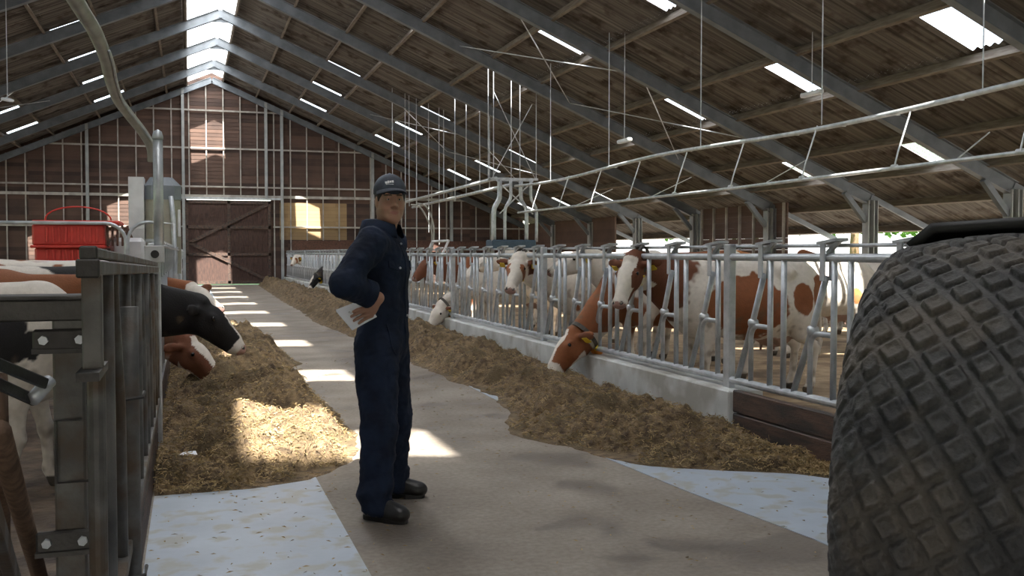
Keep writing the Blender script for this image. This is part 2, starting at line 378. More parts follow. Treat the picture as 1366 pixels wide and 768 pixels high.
def vnoise(P, sc, seed=0.0, oct_=3):
    return np.array([mnoise.fractal(Vector((p[0] * sc + seed, p[1] * sc + seed * .7, p[2] * sc - seed)), .9, 2.0, oct_) for p in P])
def ball(name, c, r, material, parent, n=12, scl=(1, 1, 1)):
    mb = MB(); K = n // 2; prof = [(max(r * math.sin(math.pi * i / K), 1e-4), -r * math.cos(math.pi * i / K)) for i in range(K + 1)]
    mb.lathe(prof, (0, 0, 0), n=n); mb.V = [(v[0] * scl[0] + c[0], v[1] * scl[1] + c[1], v[2] * scl[2] + c[2]) for v in mb.V]
    return mb.build(name, material, parent, smooth=True)

# ------------------------------------------------------------------ the barn shell
RX, RZ, SL = 1.03, 9.45, .435            # ridge line and roof slope
COLX, EAVEX = 15.7, 18.0
GY, Y0 = 46.75, -12.0                     # gable wall, near end of the roof
FR = [2.75 + 4.4 * i for i in range(-3, 10)]
def roofz(x): return RZ - SL * abs(x - RX)
# ground and floors
mb = MB(); mb.box((-.30, -12, -.2), (4.10, GY, 0)); tag(mb.build('floor', 'lane'), kind='structure')
mb = MB(); mb.box((4.10, -12, -.2), (18.6, GY, -.002)); tag(mb.build('floor', 'bedding'), kind='structure')
mb = MB(); mb.box((-17, -12, -.2), (-.30, GY, -.002)); tag(mb.build('floor', 'pen_floor'), kind='structure')
mb = MB(); mb.box((-.215, -4, 0), (.76, GY - .1, .004)); tag(mb.build('floor_coating', 'coating'), kind='structure')
pts = [(4.075, -4), (4.075, GY - .1), (2.95, GY - .1), (2.9, 12), (2.82, 7.2), (2.78, 6.5), (2.86, 5.4), (2.99, 4.3), (3.02, 2), (3.0, -4)]
mb = MB(); mb.prism(list(pts), 0, .004); tag(mb.build('floor_coating', 'coating'), kind='structure')
mb = MB(); mb.box((18.6, -40, -.25), (26, 90, -.03)); mb.box((-30, -60, -.4), (18.6, -12, -.06)); mb.box((-24, -12, -.3), (-17, 90, -.04)); tag(mb.build('yard_ground', 'yard'), kind='structure')  # concrete behind the camera is unseen, added against green bounce light
mb = MB(); mb.box((-70, -60, -.4), (-30, 110, -.05)); mb.box((-30, -12, -.4), (-24, 110, -.055)); mb.box((26, -60, -.4), (110, 110, -.05)); mb.box((-17, GY + .3, -.4), (18.6, 110, -.06))
tag(mb.build('meadow_ground', 'grass'), kind='structure')

# roof sheets: real corrugation, with the roof lights left open
OPEN = [(4.5, 5.6), (7.6, 8.75), (10.75, 11.95), (13.95, 15.0)]
def corr(mb, side, xa, xb, ya, yb, lift=0.0):
    n = max(2, int(round((yb - ya) / .0295))); ys = np.linspace(ya, yb, n + 1)
    n0 = len(mb.V)
    for y in ys:
        w = .022 * math.cos(2 * math.pi * y / .177)
        for d in (xa, xb):
            x = RX + side * (d - RX) if side < 0 else d
            mb.V.append((x, y, RZ - SL * (d - RX) + w + lift))
    for i in range(n):
        a = n0 + 2 * i; mb.F.append((a, a + 1, a + 3, a + 2))
for side, start in ((1, 1.50), (-1, 2.18)):
    mb = MB(); cl = MB()
    edges = [start] + [v for o in OPEN for v in o] + [EAVEX]
    for i in range(len(edges) - 1):
        a, b = edges[i], edges[i + 1]
        if (a, b) in OPEN:
            prev = Y0
            for f in FR:
                if (a < 7.2 and f < 7) or f < 2: continue
                corr(mb, side, a, b, prev, f + .5); corr(cl, side, a, b, f + .5, f + 1.5); prev = f + 1.5
            corr(mb, side, a, b, prev, GY + .2)
        else: corr(mb, side, a, b, Y0, GY + .2)
    c = tag(mb.build('ceiling', 'roof', smooth=True), kind='structure')
    cl.build('roof_light_sheet', 'clear', c, smooth=True)
# ridge light: clear sheet in the middle of every bay, milky sheet over the frames
mc, mm = MB(), MB()
def ridge_piece(mb, ya, yb):
    for side, b in ((1, 1.56), (-1, 2.24)):
        z = .05
        xs = (RX, RX + side * (b - RX)); mb.add([(xs[0], ya, RZ + z), (xs[1], ya, RZ - SL * (b - RX) + z), (xs[1], yb, RZ - SL * (b - RX) + z), (xs[0], yb, RZ + z)], [(0, 1, 2, 3)])
prev = -.2
for f in FR:
    if f < -2: continue
    ridge_piece(mm, prev, f + 1.75); ridge_piece(mc, f + 1.75, f + 2.85); prev = f + 2.85
ridge_piece(mm, prev, GY + .2)
ms = MB(); ridge_piece(ms, Y0, -.2); tag(ms.build('ridge_sheet', 'roof'), kind='structure')
r = tag(mm.build('ridge_light', 'milky'), kind='structure'); mc.build('clear_ridge_sheet', 'clear', r)
# purlins
PX = [1.52, 2.95, 4.42, 5.68, 7.52, 8.83, 10.67, 12.03, 13.87, 15.08, 16.4, 17.7]
for side in (1, -1):
    for d in PX:
        if side < 0 and d < 2: d = 2.12
        x = RX + side * (d - RX); z = roofz(x) - .03
        mb = MB(); mb.bar((x, Y0, z - .085), (x, GY, z - .085), .07, .17, up=(side * SL, 0, 1)); tag(mb.build('purlin', 'purlin'), kind='structure')
# steel portal frames
def ibeam(mb, a, b, w, h, up):
    a, b, u = Vector(a), Vector(b), Vector(up).normalized()
    mb.bar(a + u * (h / 2), b + u * (h / 2), w, .018, up=u); mb.bar(a - u * (h / 2), b - u * (h / 2), w, .018, up=u); mb.bar(a, b, .014, h, up=u)
for f in FR:
    root = empty('portal_frame', (RX, f, 0), kind='structure'); org = (RX, f, 0)
    for side in (1, -1):
        u = (side * SL, 0, 1); off = .34
        mb = MB(); x1 = RX + side * (COLX - RX)
        ibeam(mb, (RX, f, RZ - off), (x1, f, roofz(x1) - off), .17, .27, u)
        mb.bar((x1, f, roofz(x1) - .27), (RX + side * (EAVEX - RX - .1), f, roofz(EAVEX - .1) - .27), .07, .13, up=u)      # tail to the eave
        mb.build('rafter', 'frame_paint', root, org)
        mb = MB(); top = roofz(x1) - .36
        mb.bar((x1, f, 0), (x1, f, top), .30, .018, up=(1, 0, 0)); mb.bar((x1 + .13, f, 0), (x1 + .13, f, top), .24, .018, up=(1, 0, 0)); mb.bar((x1 - .13, f, 0), (x1 - .13, f, top), .24, .018, up=(1, 0, 0)); mb.bar((x1, f, 0), (x1, f, top), .02, .26, up=(1, 0, 0))
        mb.build('column', 'column_paint', root, org)
        mb = MB(); mb.bar((x1 - side * .13, f, top - .5), (x1 - side * .75, f, roofz(x1 - side * .75) - .5), .12, .12); mb.build('haunch_brace', 'frame_paint', root, org)
    mb = MB(); mb.plate([(RX - .25, f, roofz(RX - .25) - .52), (RX + .25, f, roofz(RX + .25) - .52), (RX + .25, f, roofz(RX + .25) - .22), (RX, f, RZ - .22), (RX - .25, f, roofz(RX - .25) - .22)], .03); mb.build('ridge_plate', 'frame_paint', root, org)
# thin wind bracing rods between frames
for (fa, fb) in ((4, 5), (7, 8), (10, 11)):
    for side in (1, -1):
        for a, b in ((9.6, 12.8), (6.6, 9.6)):
            for p, q in ((a, b), (b, a)):
                x0, x1 = RX + side * (p - RX), RX + side * (q - RX)
                mb = MB(); mb.tube([(x0, FR[fa], roofz(x0) - .32), (x1, FR[fb], roofz(x1) - .32)], .013, 6); tag(mb.build('wind_brace_rod', 'galv'), kind='structure')
# gable wall: boards, steel posts, rails, sliding door
root = empty('wall_back', (0, GY, 0), kind='structure'); org = (0, GY, 0)
mb = MB(); z = 0.0
while z < 9.3:
    zt = min(z + .165, 9.3); half = (RZ - .02 - zt) / SL
    a, b = max(RX - half, -13.6), min(RX + half, 15.7)
    if b > a:
        segs = [(a, b)] if z >= 3.84 else [(a, -.1), (3.55, b)]
        for xa, xb in segs: mb.box((xa, GY, z), (xb, GY + .025, zt), 0)
        for xa, xb in segs: mb.box((xa, GY - .012, z), (xb, GY, z + .02), 0)
    z += .17
hp_ = [(-13.6, 0), (-.1, 0), (-.1, 3.84), (3.55, 3.84), (3.55, 0), (15.7, 0), (15.7, roofz(15.7) + .03), (RX, RZ + .03), (-13.6, roofz(-13.6) + .03)]
mb.add([(x_, GY + .026, z_) for x_, z_ in hp_] + [(x_, GY + .05, z_) for x_, z_ in hp_], [tuple(range(9)), tuple(reversed(range(9, 18)))])
mb.build('boards', 'gable', root, org)
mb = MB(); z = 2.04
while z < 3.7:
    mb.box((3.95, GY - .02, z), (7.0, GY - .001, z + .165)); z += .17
mb.build('painted_light_boards', 'gable_painted_light', root, org)  # patch of warm light on the wall, painted as paler boards
x = -13.2; i = 0
while x < 15.6:
    if not (-.1 < x < 3.6): mb = MB(); mb.bar((x, GY - .05, .0), (x, GY - .05, roofz(x) - .15), .05, .08, up=(0, 1, 0)); mb.build('stud', 'pale_post', root, org)
    else: mb = MB(); mb.bar((x, GY - .05, 4.0), (x, GY - .05, roofz(x) - .15), .05, .08, up=(0, 1, 0)); mb.build('stud', 'pale_post', root, org)
    x += .735
for x in (-9.1, -4.15, -.22, 3.35, 4.05, 8.2, 12.0):
    mb = MB(); ibeam(mb, (x, GY - .16, 0 if not 0 < x < 3.6 else 3.9), (x, GY - .16, roofz(x) - .2), .12, .16, (0, 1, 0)); mb.build('steel_post', 'column_paint', root, org)
for z_, w_ in ((7.78, .07), (6.11, .07), (4.40, .07), (3.98, .12)):
    half = (RZ - .25 - z_) / SL; mb = MB(); mb.bar((max(RX - half, -13.6), GY - .11, z_), (min(RX + half, 15.7), GY - .11, z_), .06, w_); mb.build('girt', 'pale_post', root, org)
for a, b in ((-13.6, -.15), (3.65, 15.7)):
    mb = MB(); mb.bar((a, GY - .11, 2.62), (b, GY - .11, 2.62), .06, .07); mb.build('girt', 'pale_post', root, org)
for side in (1, -1):
    mb = MB(); x1 = RX + side * 14.6; ibeam(mb, (RX, GY - .2, RZ - .33), (x1, GY - .2, roofz(x1) - .33), .12, .24, (side * SL, 0, 1)); mb.build('end_rafter', 'frame_paint', root, org)
d = empty('door_1', (1.7, GY - .13, 0), kind='structure'); org = (1.7, GY - .13, 0)
mb = MB(); x = -.12
while x < 3.5: mb.box((x, GY - .14, .06), (x + .195, GY - .11, 3.80)); x += .205
mb.box((-.12, GY - .112, .06), (3.55, GY - .10, 3.80)); mb.build('boarding', 'door_wood', d, org)
mb = MB()
for z_ in (.12, 1.38, 2.6, 3.72): mb.box((-.12, GY - .20, z_ - .07), (3.55, GY - .14, z_ + .07))
for x in (-.10, 1.7, 3.48): mb.box((x - .06, GY - .20, .06), (x + .06, GY - .14, 3.80))
mb.bar((.0, GY - .21, 1.9), (3.4, GY - .21, 3.65), .14, .05, up=(0, 1, 0)); mb.bar((.0, GY - .21, 1.9), (3.4, GY - .21, .2), .14, .05, up=(0, 1, 0)); mb.build('ledger_frame', 'plank_wet', d, org)
mb = MB(); mb.box((-.4, GY - .2, 3.84), (4.1, GY - .14, 3.93)); mb.build('sliding_rail', 'galv', d, org)
# unseen near end wall, added to hold back light; doorway sized for fill
mb = MB(); z = 0.0
while z < 9.3:
    half = (RZ - .02 - min(z + .165, 9.3)) / SL; a, b = max(RX - half, -13.6), min(RX + half, 15.7)
    if b > a:
        for xa, xb in ([(a, b)] if z >= 3.2 else [(a, -4.0), (2.2, b)]): mb.box((xa, Y0, z), (xb, Y0 + .025, min(z + .165, 9.3)))
    z += .17
tag(mb.build('wall_front_added', 'gable'), kind='structure')
# low side walls and the boarded infill on the right
for x in (16.1, -14.05):
    mb = MB(); mb.box((x - .06, Y0, 0), (x + .06, GY, .55)); tag(mb.build('wall_right' if x > 0 else 'wall_left', 'concrete_kerb'), kind='structure')
mb = MB(); z = .55
while z < 2.85: mb.box((15.85, 24.1, z), (15.88, 28.9, min(z + .16, 2.85))); z += .165
w = tag(mb.build('wall_infill', 'gable'), kind='structure')
mb = MB(); y = 24.2
while y < 28.9: mb.box((15.78, y, .55), (15.85, y + .06, 2.85)); y += .78
mb.build('stud', 'pale_post', w)
mb = MB(); mb.box((15.7, 35.6, .0), (15.76, GY, 2.85)); tag(mb.build('wall_infill', 'gable'), kind='structure')
# kerb under the feed fence
mb = MB(); y = 7.0
while y < 46.3:
    e = min(y + 4.5, 46.4); mb.box((4.08, y + .004, 0), (4.40, e - .004, .35), .012); y = e
tag(mb.build('concrete_kerb', 'concrete_kerb'), kind='structure')
t = empty('plank_barrier', (4.12, 5.6, 0), 'two dark stained planks on edge at the near end of the concrete kerb', 'planks')
for z0 in (.0, .185):
    mb = MB(); mb.box((4.09, 3.6, z0 + .003), (4.15, 6.96, z0 + .178), .008); mb.build('plank', 'plank_wet', t, (4.12, 5.6, 0))
t = empty('board_wall', (-.26, 18, 0), 'long low wall of brown boards under the fence along the black cow', 'boards')
for y in np.arange(3.0, 34, 3.9):
    for z0 in (.0, .19):
        mb = MB(); mb.box((-.27, y + .004, z0 + .004), (-.225, y + 3.895, z0 + .185), .006); mb.build('board', 'plank_wet', t, (-.26, 18, 0))

# ------------------------------------------------------------------ feed fences
TOPZ, BOTZ = 1.415, .415
def fence_panel(places, x, y, label, group, period=.75, post=True, mat_='galv'):
    t = empty('feed_fence', (x, y, 0), label, 'fence', group); L = places * period
    if post:
        mb = MB(); mb.box((-.03, -.055, 0 if x < 0 else .0), (.03, .045, 1.52), .006); mb.build('post', mat_, t)
    mb = MB(); mb.tube([(0, 0, TOPZ), (0, L - .0, TOPZ)], .030, 12); mb.build('top_rail', mat_, t)
    mb = MB(); mb.tube([(0, 0, BOTZ), (0, L - .0, BOTZ)], .030, 12); mb.build('bottom_rail', mat_, t)
    mb = MB(); mb.tube([(.06, 0, 1.50), (.06, L, 1.50)], .013, 8); mb.build('latch_rod', mat_, t)
    proto = {}
    for i in range(places):
        y0 = i * period
        if i == 0:
            mb = MB(); mb.tube([(0, .0, BOTZ), (0, .0, TOPZ)], .022, 10); proto['upright'] = mb
            mb = MB(); mb.tube([(0, .27, TOPZ - .13), (0, .42, .92), (0, .66, BOTZ)], .024, 10); mb.tube([(-.03, .42, .90), (.03, .42, .90)], .034, 8); proto['neck_bar'] = mb
            mb = MB(); mb.tube([(0, .45, BOTZ), (0, .45, .78)] + arc((0, .35, .78), .10, 0, math.pi / 2, 6, (0, 1, 0), (0, 0, 1))[1:] + [(0, .18, .88)], .020, 10); proto['loop_bar'] = mb
            mb = MB(); mb.box((-.045, .235, TOPZ - .16), (-.030, .29, TOPZ + .11), .004); mb.box((.030, .235, TOPZ - .16), (.045, .29, TOPZ + .11), .004)
            mb.bar((0, .32, TOPZ + .10), (0, .10, TOPZ + .125), .10, .02); mb.bar((0, .26, TOPZ + .03), (.0, .12, TOPZ + .12), .02, .03); proto['latch'] = mb
            P = {k: proto[k].build(k, mat_, t, smooth=k not in ('latch',)) for k in proto}
            u2 = P['upright'].copy(); col.objects.link(u2); u2.location = (0, .18, 0)
            first = [P['upright'], u2, P['neck_bar'], P['loop_bar'], P['latch']]
        else:
            for o in first:
                c = o.copy(); col.objects.link(c); c.location = (0, o.location.y + y0, 0)
    return t
G1 = 'galvanised headlock fence along the concrete kerb'
p0 = fence_panel(6, 4.2, 7.21, 'galvanised headlock fence panel on the kerb in front of the two brown cows', None)
names = ['galvanised headlock fence panel on the kerb where the white faced cow looks through',
         'galvanised headlock fence panel on the kerb beside the man in blue overalls']
ordn = ['third', 'fourth', 'fifth', 'sixth', 'seventh', 'eighth']
for i in range(1, 8):
    c = copy_tree(p0); c.location = (4.2, 7.21 + 4.5 * i, 0)
    c['label'] = names[i - 1] if i <= 2 else 'galvanised fence panel on the kerb, %s beyond the dark planks' % ordn[i - 2]
fence_panel(4, 4.2, 7.21 + 36, 'short fence panel on the kerb that ends at the far wall by the boarded door', None)
t = fence_panel(4, 4.2, 4.06, 'galvanised headlock fence panel above the two dark planks beside the big tyre', None, post=False, period=.7875)
pl = copy_tree(p0); pl.location = (-.25, 7.55, 0); pl['label'] = 'headlock fence panel the black cow puts its head through'
lbl = ['headlock fence panel beyond the black cow, beside the grey feed silo', 'headlock fence panel at the far side of the grey feed silo', 'third headlock fence panel beyond the black cow', 'fourth headlock fence panel beyond the black cow', 'fifth and last headlock fence panel beyond the black cow']
for i in range(1, 6):
    c = copy_tree(pl); c.location = (-.25, 7.55 + 4.5 * i, 0); c['label'] = lbl[i - 1]
# end board of the cow area at the far wall
mb = MB(); mb.box((4.45, GY - .5, 1.5), (15, GY - .45, 2.0)); tag(mb.build('wall_board', 'timber_dark'), kind='structure')

# near swing gate of the left pen: box rails and close set tubes, sagging away from its hinge
GA, GB = Vector((-.222, 2.50, 0)), Vector((-.228, 7.42, 0))
t = empty('barred_gate', (-.225, 2.5, 0), 'weathered steel gate of close upright tubes, beside the pale blue floor strip', 'gate'); org = (-.225, 2.5, 0)
def gp(f, z): p = GA.lerp(GB, f); return Vector((p.x, p.y, z))
mb = MB(); mb.bar(gp(0, 1.415), gp(1, 1.33), .042, .036, bev=.004); mb.build('box_rail', 'galv_dirty', t, org)
mb = MB(); mb.bar(gp(.01, 1.450), gp(1, 1.370), .032, .026, bev=.004); mb.build('sliding_bar', 'galv_dirty', t, org)
mb = MB(); mb.bar(gp(0.12, .42), gp(1, .42), .045, .045, bev=.004); mb.build('bottom_rail', 'galv_dirty', t, org)
mb = MB(); mb.box((-.248, 2.47, 1.392), (-.197, 2.497, 1.436), .004); mb.box((-.241, 2.48, 1.434), (-.202, 2.50, 1.466), .004); mb.build('end_cap', 'dark_steel', t, org)
nb = 11
for i in range(nb):
    f = .10 + .88 * i / (nb - 1); z1 = 1.40 - .1 * f
    mb = MB()
    if i % 2 == 0: mb.tube([gp(f, .42), gp(f, z1)], .021, 10)
    else: mb.tube([gp(f + .02, .42), gp(f + .01, .95), gp(f - .05, z1)], .020, 10)
    mb.build('upright', 'galv_dirty', t, org, smooth=True)
mb = MB(); mb.bar(gp(.015, 1.40), gp(.015, 1.16), .045, .045, bev=.004); mb.tube([gp(.03, 1.16), gp(.03, .33)], .022, 12); mb.build('end_upright', 'galv_dirty', t, org)
mb = MB(); mb.box((-.25, 2.46, 1.155), (-.20, 2.72, 1.175)); mb.build('hinge_plate', 'dark_steel', t, org)
t = empty('stub_post', (-.205, 3.75, 0), 'short round steel post ending halfway up the barred gate', 'post')
mb = MB(); mb.tube([(0, 0, 0), (0, 0, 1.26)], .032, 14); mb.build('tube', 'galv_dirty', t, smooth=True)
for z in (.93, .30, .12):
    mb = MB(); mb.tube([(-.09, -.05, z), (.045, -.04, z + .015), (.045, .05, z + .02)], .007, 6); mb.build('hook_bolt', 'dark_steel', t)
t = empty('gate_post', (-.23, 7.47, 0), 'galvanised post at the far end of the barred gate with a holed plate on top', 'post')
mb = MB(); mb.box((-.035, -.035, 0), (.035, .035, 1.42), .006); mb.build('upright', 'galv', t)
mb = MB(); mb.box((-.07, -.06, 1.38), (.06, .06, 1.50), .006); mb.build('clamp_plate', 'white_paint', t)
mb = MB(); mb.lathe([(.028, -.075), (.028, -.055)], (0, 0, 1.44), (0, 1, 0)); mb.build('clamp_hole', 'black_rubber', t)
# tall pole and the hose that drops to it
t = empty('hose_pole', (-.205, 7.5, 1.50), 'tall round steel pole standing on the gate post under the drooping hose', 'pole')
mb = MB(); mb.tube([(0, 0, 0), (0, 0, .76)], .034, 14); mb.build('tube', 'galv', t, smooth=True)
mb = MB(); mb.lathe([(.0001, .07), (.028, .055), (.038, .02), (.038, 0)][::-1], (0, 0, .75)); mb.build('cap', 'galv', t, smooth=True)
pts = [pf(203, 215, 7.2), pf(201, 195, 7.15), pf(190, 176, 7.0), pf(172, 153, 6.6), pf(157, 132, 6.2), pf(147, 105, 5.7), pf(141, 78, 5.2), pf(128, 45, 4.7), pf(110, 15, 4.3), pf(92, -15, 3.9), pf(70, -60, 3.5)]
def spline(P, n=6):
    out = []; P = [Vector(p) for p in P]
    for i in range(len(P) - 1):
        a, b, c_, d_ = P[max(i - 1, 0)], P[i], P[i + 1], P[min(i + 2, len(P) - 1)]
        for k in range(n):
            u = k / n; out.append(.5 * ((2 * b) + (c_ - a) * u + (2 * a - 5 * b + 4 * c_ - d_) * u * u + (3 * b - a - 3 * c_ + d_) * u ** 3))
    return out + [P[-1]]
mb = MB(); mb.tube(spline(pts), .033, 12); tag(mb.build('feed_hose', 'hose', org=tuple(pts[0]), smooth=True), 'thick grey hose drooping from the roof to the tall steel pole', 'hose')
mb = MB(); P = spline(pts); mb.tube([p + Vector((.035, 0, -.02)) for p in P[:40]], .008, 6); tag(mb.build('feed_cable', 'galv', org=tuple(pts[0]), smooth=True), 'thin cable strapped along the thick grey hose', 'cable')

# near post with brackets and the beam it carries
t = empty('square_post', (-.30, 2.83, 0), 'thick square steel post with two bolted bracket plates at the near end of the gate', 'post')
mb = MB(); mb.box((-.038, -.038, 0), (.038, .038, 1.335), .006); mb.build('upright', 'galv_dirty', t)
for z in (1.20, .68):
    mb = MB(); mb.box((-.082, -.060, z), (.055, -.040, z + .055), .006); mb.box((-.082, -.075, z - .006), (.06, -.035, z + .006)); b = mb.build('bracket_plate', 'dark_steel', t)
    for x in (-.055, .03):
        mb = MB(); mb.lathe([(.012, -.075), (.012, -.058)], (x, 0, z + .028), (0, 1, 0), 6); mb.build('bolt', 'galv', b)
mb = MB(); mb.tube([(.03, -.05, 1.02), (-.03, -.06, 1.02), (-.03, -.06, .86), (.045, -.05, .86)], .004, 6); mb.build('wire_hook', 'dark_steel', t)
t = empty('cross_beam', (-.8, 2.83, 1.33), 'flat dark steel beam running off the square post above the piebald cow', 'beam')
mb = MB(); mb.box((-.75, -.05, -.055), (.545, .03, .0), .004); mb.box((-.75, -.085, .0), (.54, .045, .012), .003); mb.build('profile', 'dark_steel', t)
o_ = pf(40, 512, 2.3)
t = empty('drawbar_fork', tuple(o_), 'black steel fork of two flat bars joined by a bright roller', 'hitch'); 
for a, b in (((-10, 482), (62, 512)), ((-10, 508), (46, 534))):
    mb = MB(); mb.bar(pf(*a, 2.15), pf(*b, 2.3), .012, .026, bev=.003); mb.build('flat_bar', 'black_rubber', t, tuple(o_))
mb = MB(); mb.tube([pf(43, 533, 2.27), pf(66, 508, 2.33)], .0165, 14); mb.build('roller', 'galv', t, tuple(o_), smooth=True)
mb = MB(); mb.tube([onZ(62, 800, .0), pf(-2, 575, 2.3)], .028, 12); t = tag(mb.build('timber_pole', 'pole_wood', org=tuple(onZ(62, 800, 0)), smooth=True), 'brown round timber pole leaning beside the square post', 'pole')
mb = MB(); mb.bar(onZ(42, 850, 0), pf(-20, 650, 2.1), .03, .06, bev=.003); tag(mb.build('grey_board', 'galv_dirty', org=tuple(onZ(42, 850, 0))), 'grey slanting strip below the brown timber pole', 'board')
mb = MB(); mb.tube([pf(-4, 500, 2.7), pf(0, 600, 2.65), onZ(6, 755, 0)], .026, 10); tag(mb.build('timber_stake', 'pole_wood', org=tuple(onZ(20, 745, 0)), smooth=True), 'upright brown stake at the very edge, behind the black fork', 'stake')

# ------------------------------------------------------------------ silo, red machine, dividers on the left
S = onZ(208, 430, 0); sy = 20.0; sx = -.62
t = empty('feed_silo', (sx, sy, 0), 'grey and beige feed silo with a slate band, behind the tall steel pole', 'silo'); org = (sx, sy, 0)
def octo(cx, cy, hx, hy, ch): return [(cx - hx + ch, cy - hy), (cx + hx - ch, cy - hy), (cx + hx, cy - hy + ch), (cx + hx, cy + hy - ch), (cx + hx - ch, cy + hy), (cx - hx + ch, cy + hy), (cx - hx, cy + hy - ch), (cx - hx, cy - hy + ch)]
mb = MB(); mb.prism(octo(.16, 0, .31, .33, .12), 1.05, 2.45); mb.build('tank', 'silo', t)
mb = MB(); mb.prism(octo(.16, 0, .325, .345, .12), 2.44, 2.70); n0 = len(mb.V); mb.add([(x, y, 2.70) for x, y in octo(.16, 0, .325, .345, .12)] + [(x, y, 2.86) for x, y in octo(.13, 0, .20, .2, .07)], [(i, (i + 1) % 8, 8 + (i + 1) % 8, 8 + i) for i in range(8)] + [tuple(range(8, 16))]); mb.build('lid', 'frame_paint', t)
mb = MB(); mb.add([(-.44, -.3, 1.9), (-.17, -.3, 1.9), (-.17, .3, 1.9), (-.44, .3, 1.9), (-.44, -.3, 2.85), (-.17, -.3, 2.85), (-.17, .3, 2.85), (-.44, .3, 2.85), (-.25, -.2, 1.45), (-.17, -.2, 1.45), (-.17, .2, 1.45), (-.25, .2, 1.45)],
    [(4, 5, 6, 7), (0, 1, 5, 4), (1, 2, 6, 5), (2, 3, 7, 6), (3, 0, 4, 7), (8, 9, 1, 0), (9, 10, 2, 1), (10, 11, 3, 2), (11, 8, 0, 3), (8, 11, 10, 9)]); mb.build('hopper', 'white_paint', t)
for x in (-.12, .44):
    for y in (-.28, .28):
        mb = MB(); mb.tube([(x, y, 0), (x, y, 1.06)], .025, 8); mb.build('leg', 'galv', t)
mb = MB(); mb.tube([(.30, -.36, 2.5), (.34, -.38, 2.1), (.36, -.4, 1.3), (.36, -.4, .8)], .045, 10); mb.build('drop_pipe', 'galv', t, smooth=True)
mb = MB(); mb.box((.42, -.42, 1.75), (.47, -.36, 2.25), .01); mb.build('sight_tube', 'white_paint', t)
Yr = 16.0
a = onY(43, 357, Yr); b = onY(145, 288, Yr); x0, x1 = a.x, b.x - .06; zt = b.z
t = empty('red_calf_feeder', ((x0 + x1) / 2, Yr + .4, 0), 'bright red ribbed plastic feeding machine in two tiers behind the piebald cow', 'machine'); org = ((x0 + x1) / 2, Yr + .4, 0)
mb = MB(); mb.box((x0, Yr, 1.55), (x1, Yr + .8, zt - .12), .03); mb.build('upper_tank', 'red', t, org)
mb = MB(); mb.box((x0 + .03, Yr + .02, .95), (x1 - .02, Yr + .78, 1.53), .03); mb.build('lower_tank', 'red', t, org)
for i in range(9):
    x = x0 + .18 + i * .085
    mb = MB(); mb.box((x, Yr - .03, 1.60), (x + .04, Yr + .01, zt - .16), .01); mb.build('rib', 'red', t, org)
    mb = MB(); mb.box((x, Yr - .01, 1.25), (x + .04, Yr + .03, 1.5), .01); mb.build('rib', 'red', t, org)
mb = MB(); mb.box((x0 - .02, Yr - .04, 1.52), (x1 + .02, Yr + .84, 1.56), .01); mb.box((x0 + .0, Yr - .06, zt - .13), (x1 + .22, Yr + .86, zt - .07), .02); mb.build('lid', 'red', t, org)
mb = MB()
for i in range(5): mb.box((x1 + .02 + i * .07, Yr + .02, 1.55), (x1 + .05 + i * .07, Yr + .1, zt - .14), .008)
mb.build('side_grille', 'timber_dark', t, org)
for x in (x0 + .08, x1 - .1):
    mb = MB(); mb.box((x - .04, Yr + .1, 0), (x + .04, Yr + .7, .96), .01); mb.build('leg', 'galv_dirty', t, org)
mb = MB(); mb.tube(arc(((x0 + x1) / 2 + .1, Yr + .4, zt - .05), .46, 0, math.pi, 14, (1, 0, 0), (0, -.3, .42)), .012, 6); mb.build('wire_hoop', 'red', t, org)
mb = MB(); mb.box((x1 + .05, Yr + .3, .0), (x1 + .55, Yr + .7, 1.68), .06); tag(mb.build('pump_cabinet', 'white_paint'), 'pale rounded cabinet between the red machine and the silo', 'cabinet')
for lab, px0, px1, top in (('grey curved pipe barrier running past the red machine', -60, 168, 296), ('grey arched pipe barrier between red machine and silo', 168, 232, 296)):
    Yd = 14.4
    A = onY(px0, 296, Yd); B = onY(px1, 296, Yd); r = .26
    if px0 < 0: P_ = [(A.x, Yd, A.z), (B.x - r, Yd, A.z)] + arc((B.x - r, Yd, A.z - r), r, math.pi / 2, 0, 6, (1, 0, 0), (0, 0, 1))[1:] + [(B.x, Yd, 0)]
    else: P_ = [(A.x + .02, Yd, 0), (A.x + .02, Yd, A.z - r)] + arc((A.x + .02 + r, Yd, A.z - r), r, math.pi, math.pi / 2, 6, (1, 0, 0), (0, 0, 1))[1:] + [(B.x, Yd, A.z - .02), (B.x, Yd, 0)]
    mb = MB(); mb.tube(P_, .024, 10); tag(mb.build('pipe_barrier', 'galv', smooth=True), lab, 'barrier')

# ------------------------------------------------------------------ overhead pipes and hanging gear over the right pens
XU, XL = 8.5, 8.25
ZU, ZL = CAMZ + .212 * XU, CAMZ + .128 * XL
t = empty('overhead_pipeline', (XU, 20, ZU), 'long upper pipe with a cable tray slung under the right roof slope', 'pipeline'); org = (XU, 20, ZU)
mb = MB(); P_ = spline([(XU, 4 + 2.2 * i, ZU + .05 * math.sin(i * 1.3)) for i in range(11)], 4); mb.tube(P_, .035, 10); mb.build('pipe', 'galv', t, org, smooth=True)
mb = MB(); mb.tube([p + Vector((.08, 0, .015)) for p in P_], .018, 8); mb.build('cable', 'galv', t, org, smooth=True)
for i in range(0, 40, 2):
    p = P_[i]; mb = MB(); mb.bar(p + Vector((-.02, 0, 0)), p + Vector((.10, 0, 0)), .03, .05); mb.build('clip', 'galv', t, org)
t = empty('lower_pipeline', (XL, 20, ZL), 'long thin lower pipe hung on droppers beneath the cable pipe', 'pipeline'); org = (XL, 20, ZL)
mb = MB(); mb.tube([(XL, 4, ZL), (XL, 14, ZL - .03), (XL, 25, ZL)], .026, 10); mb.build('pipe', 'galv', t, org, smooth=True)
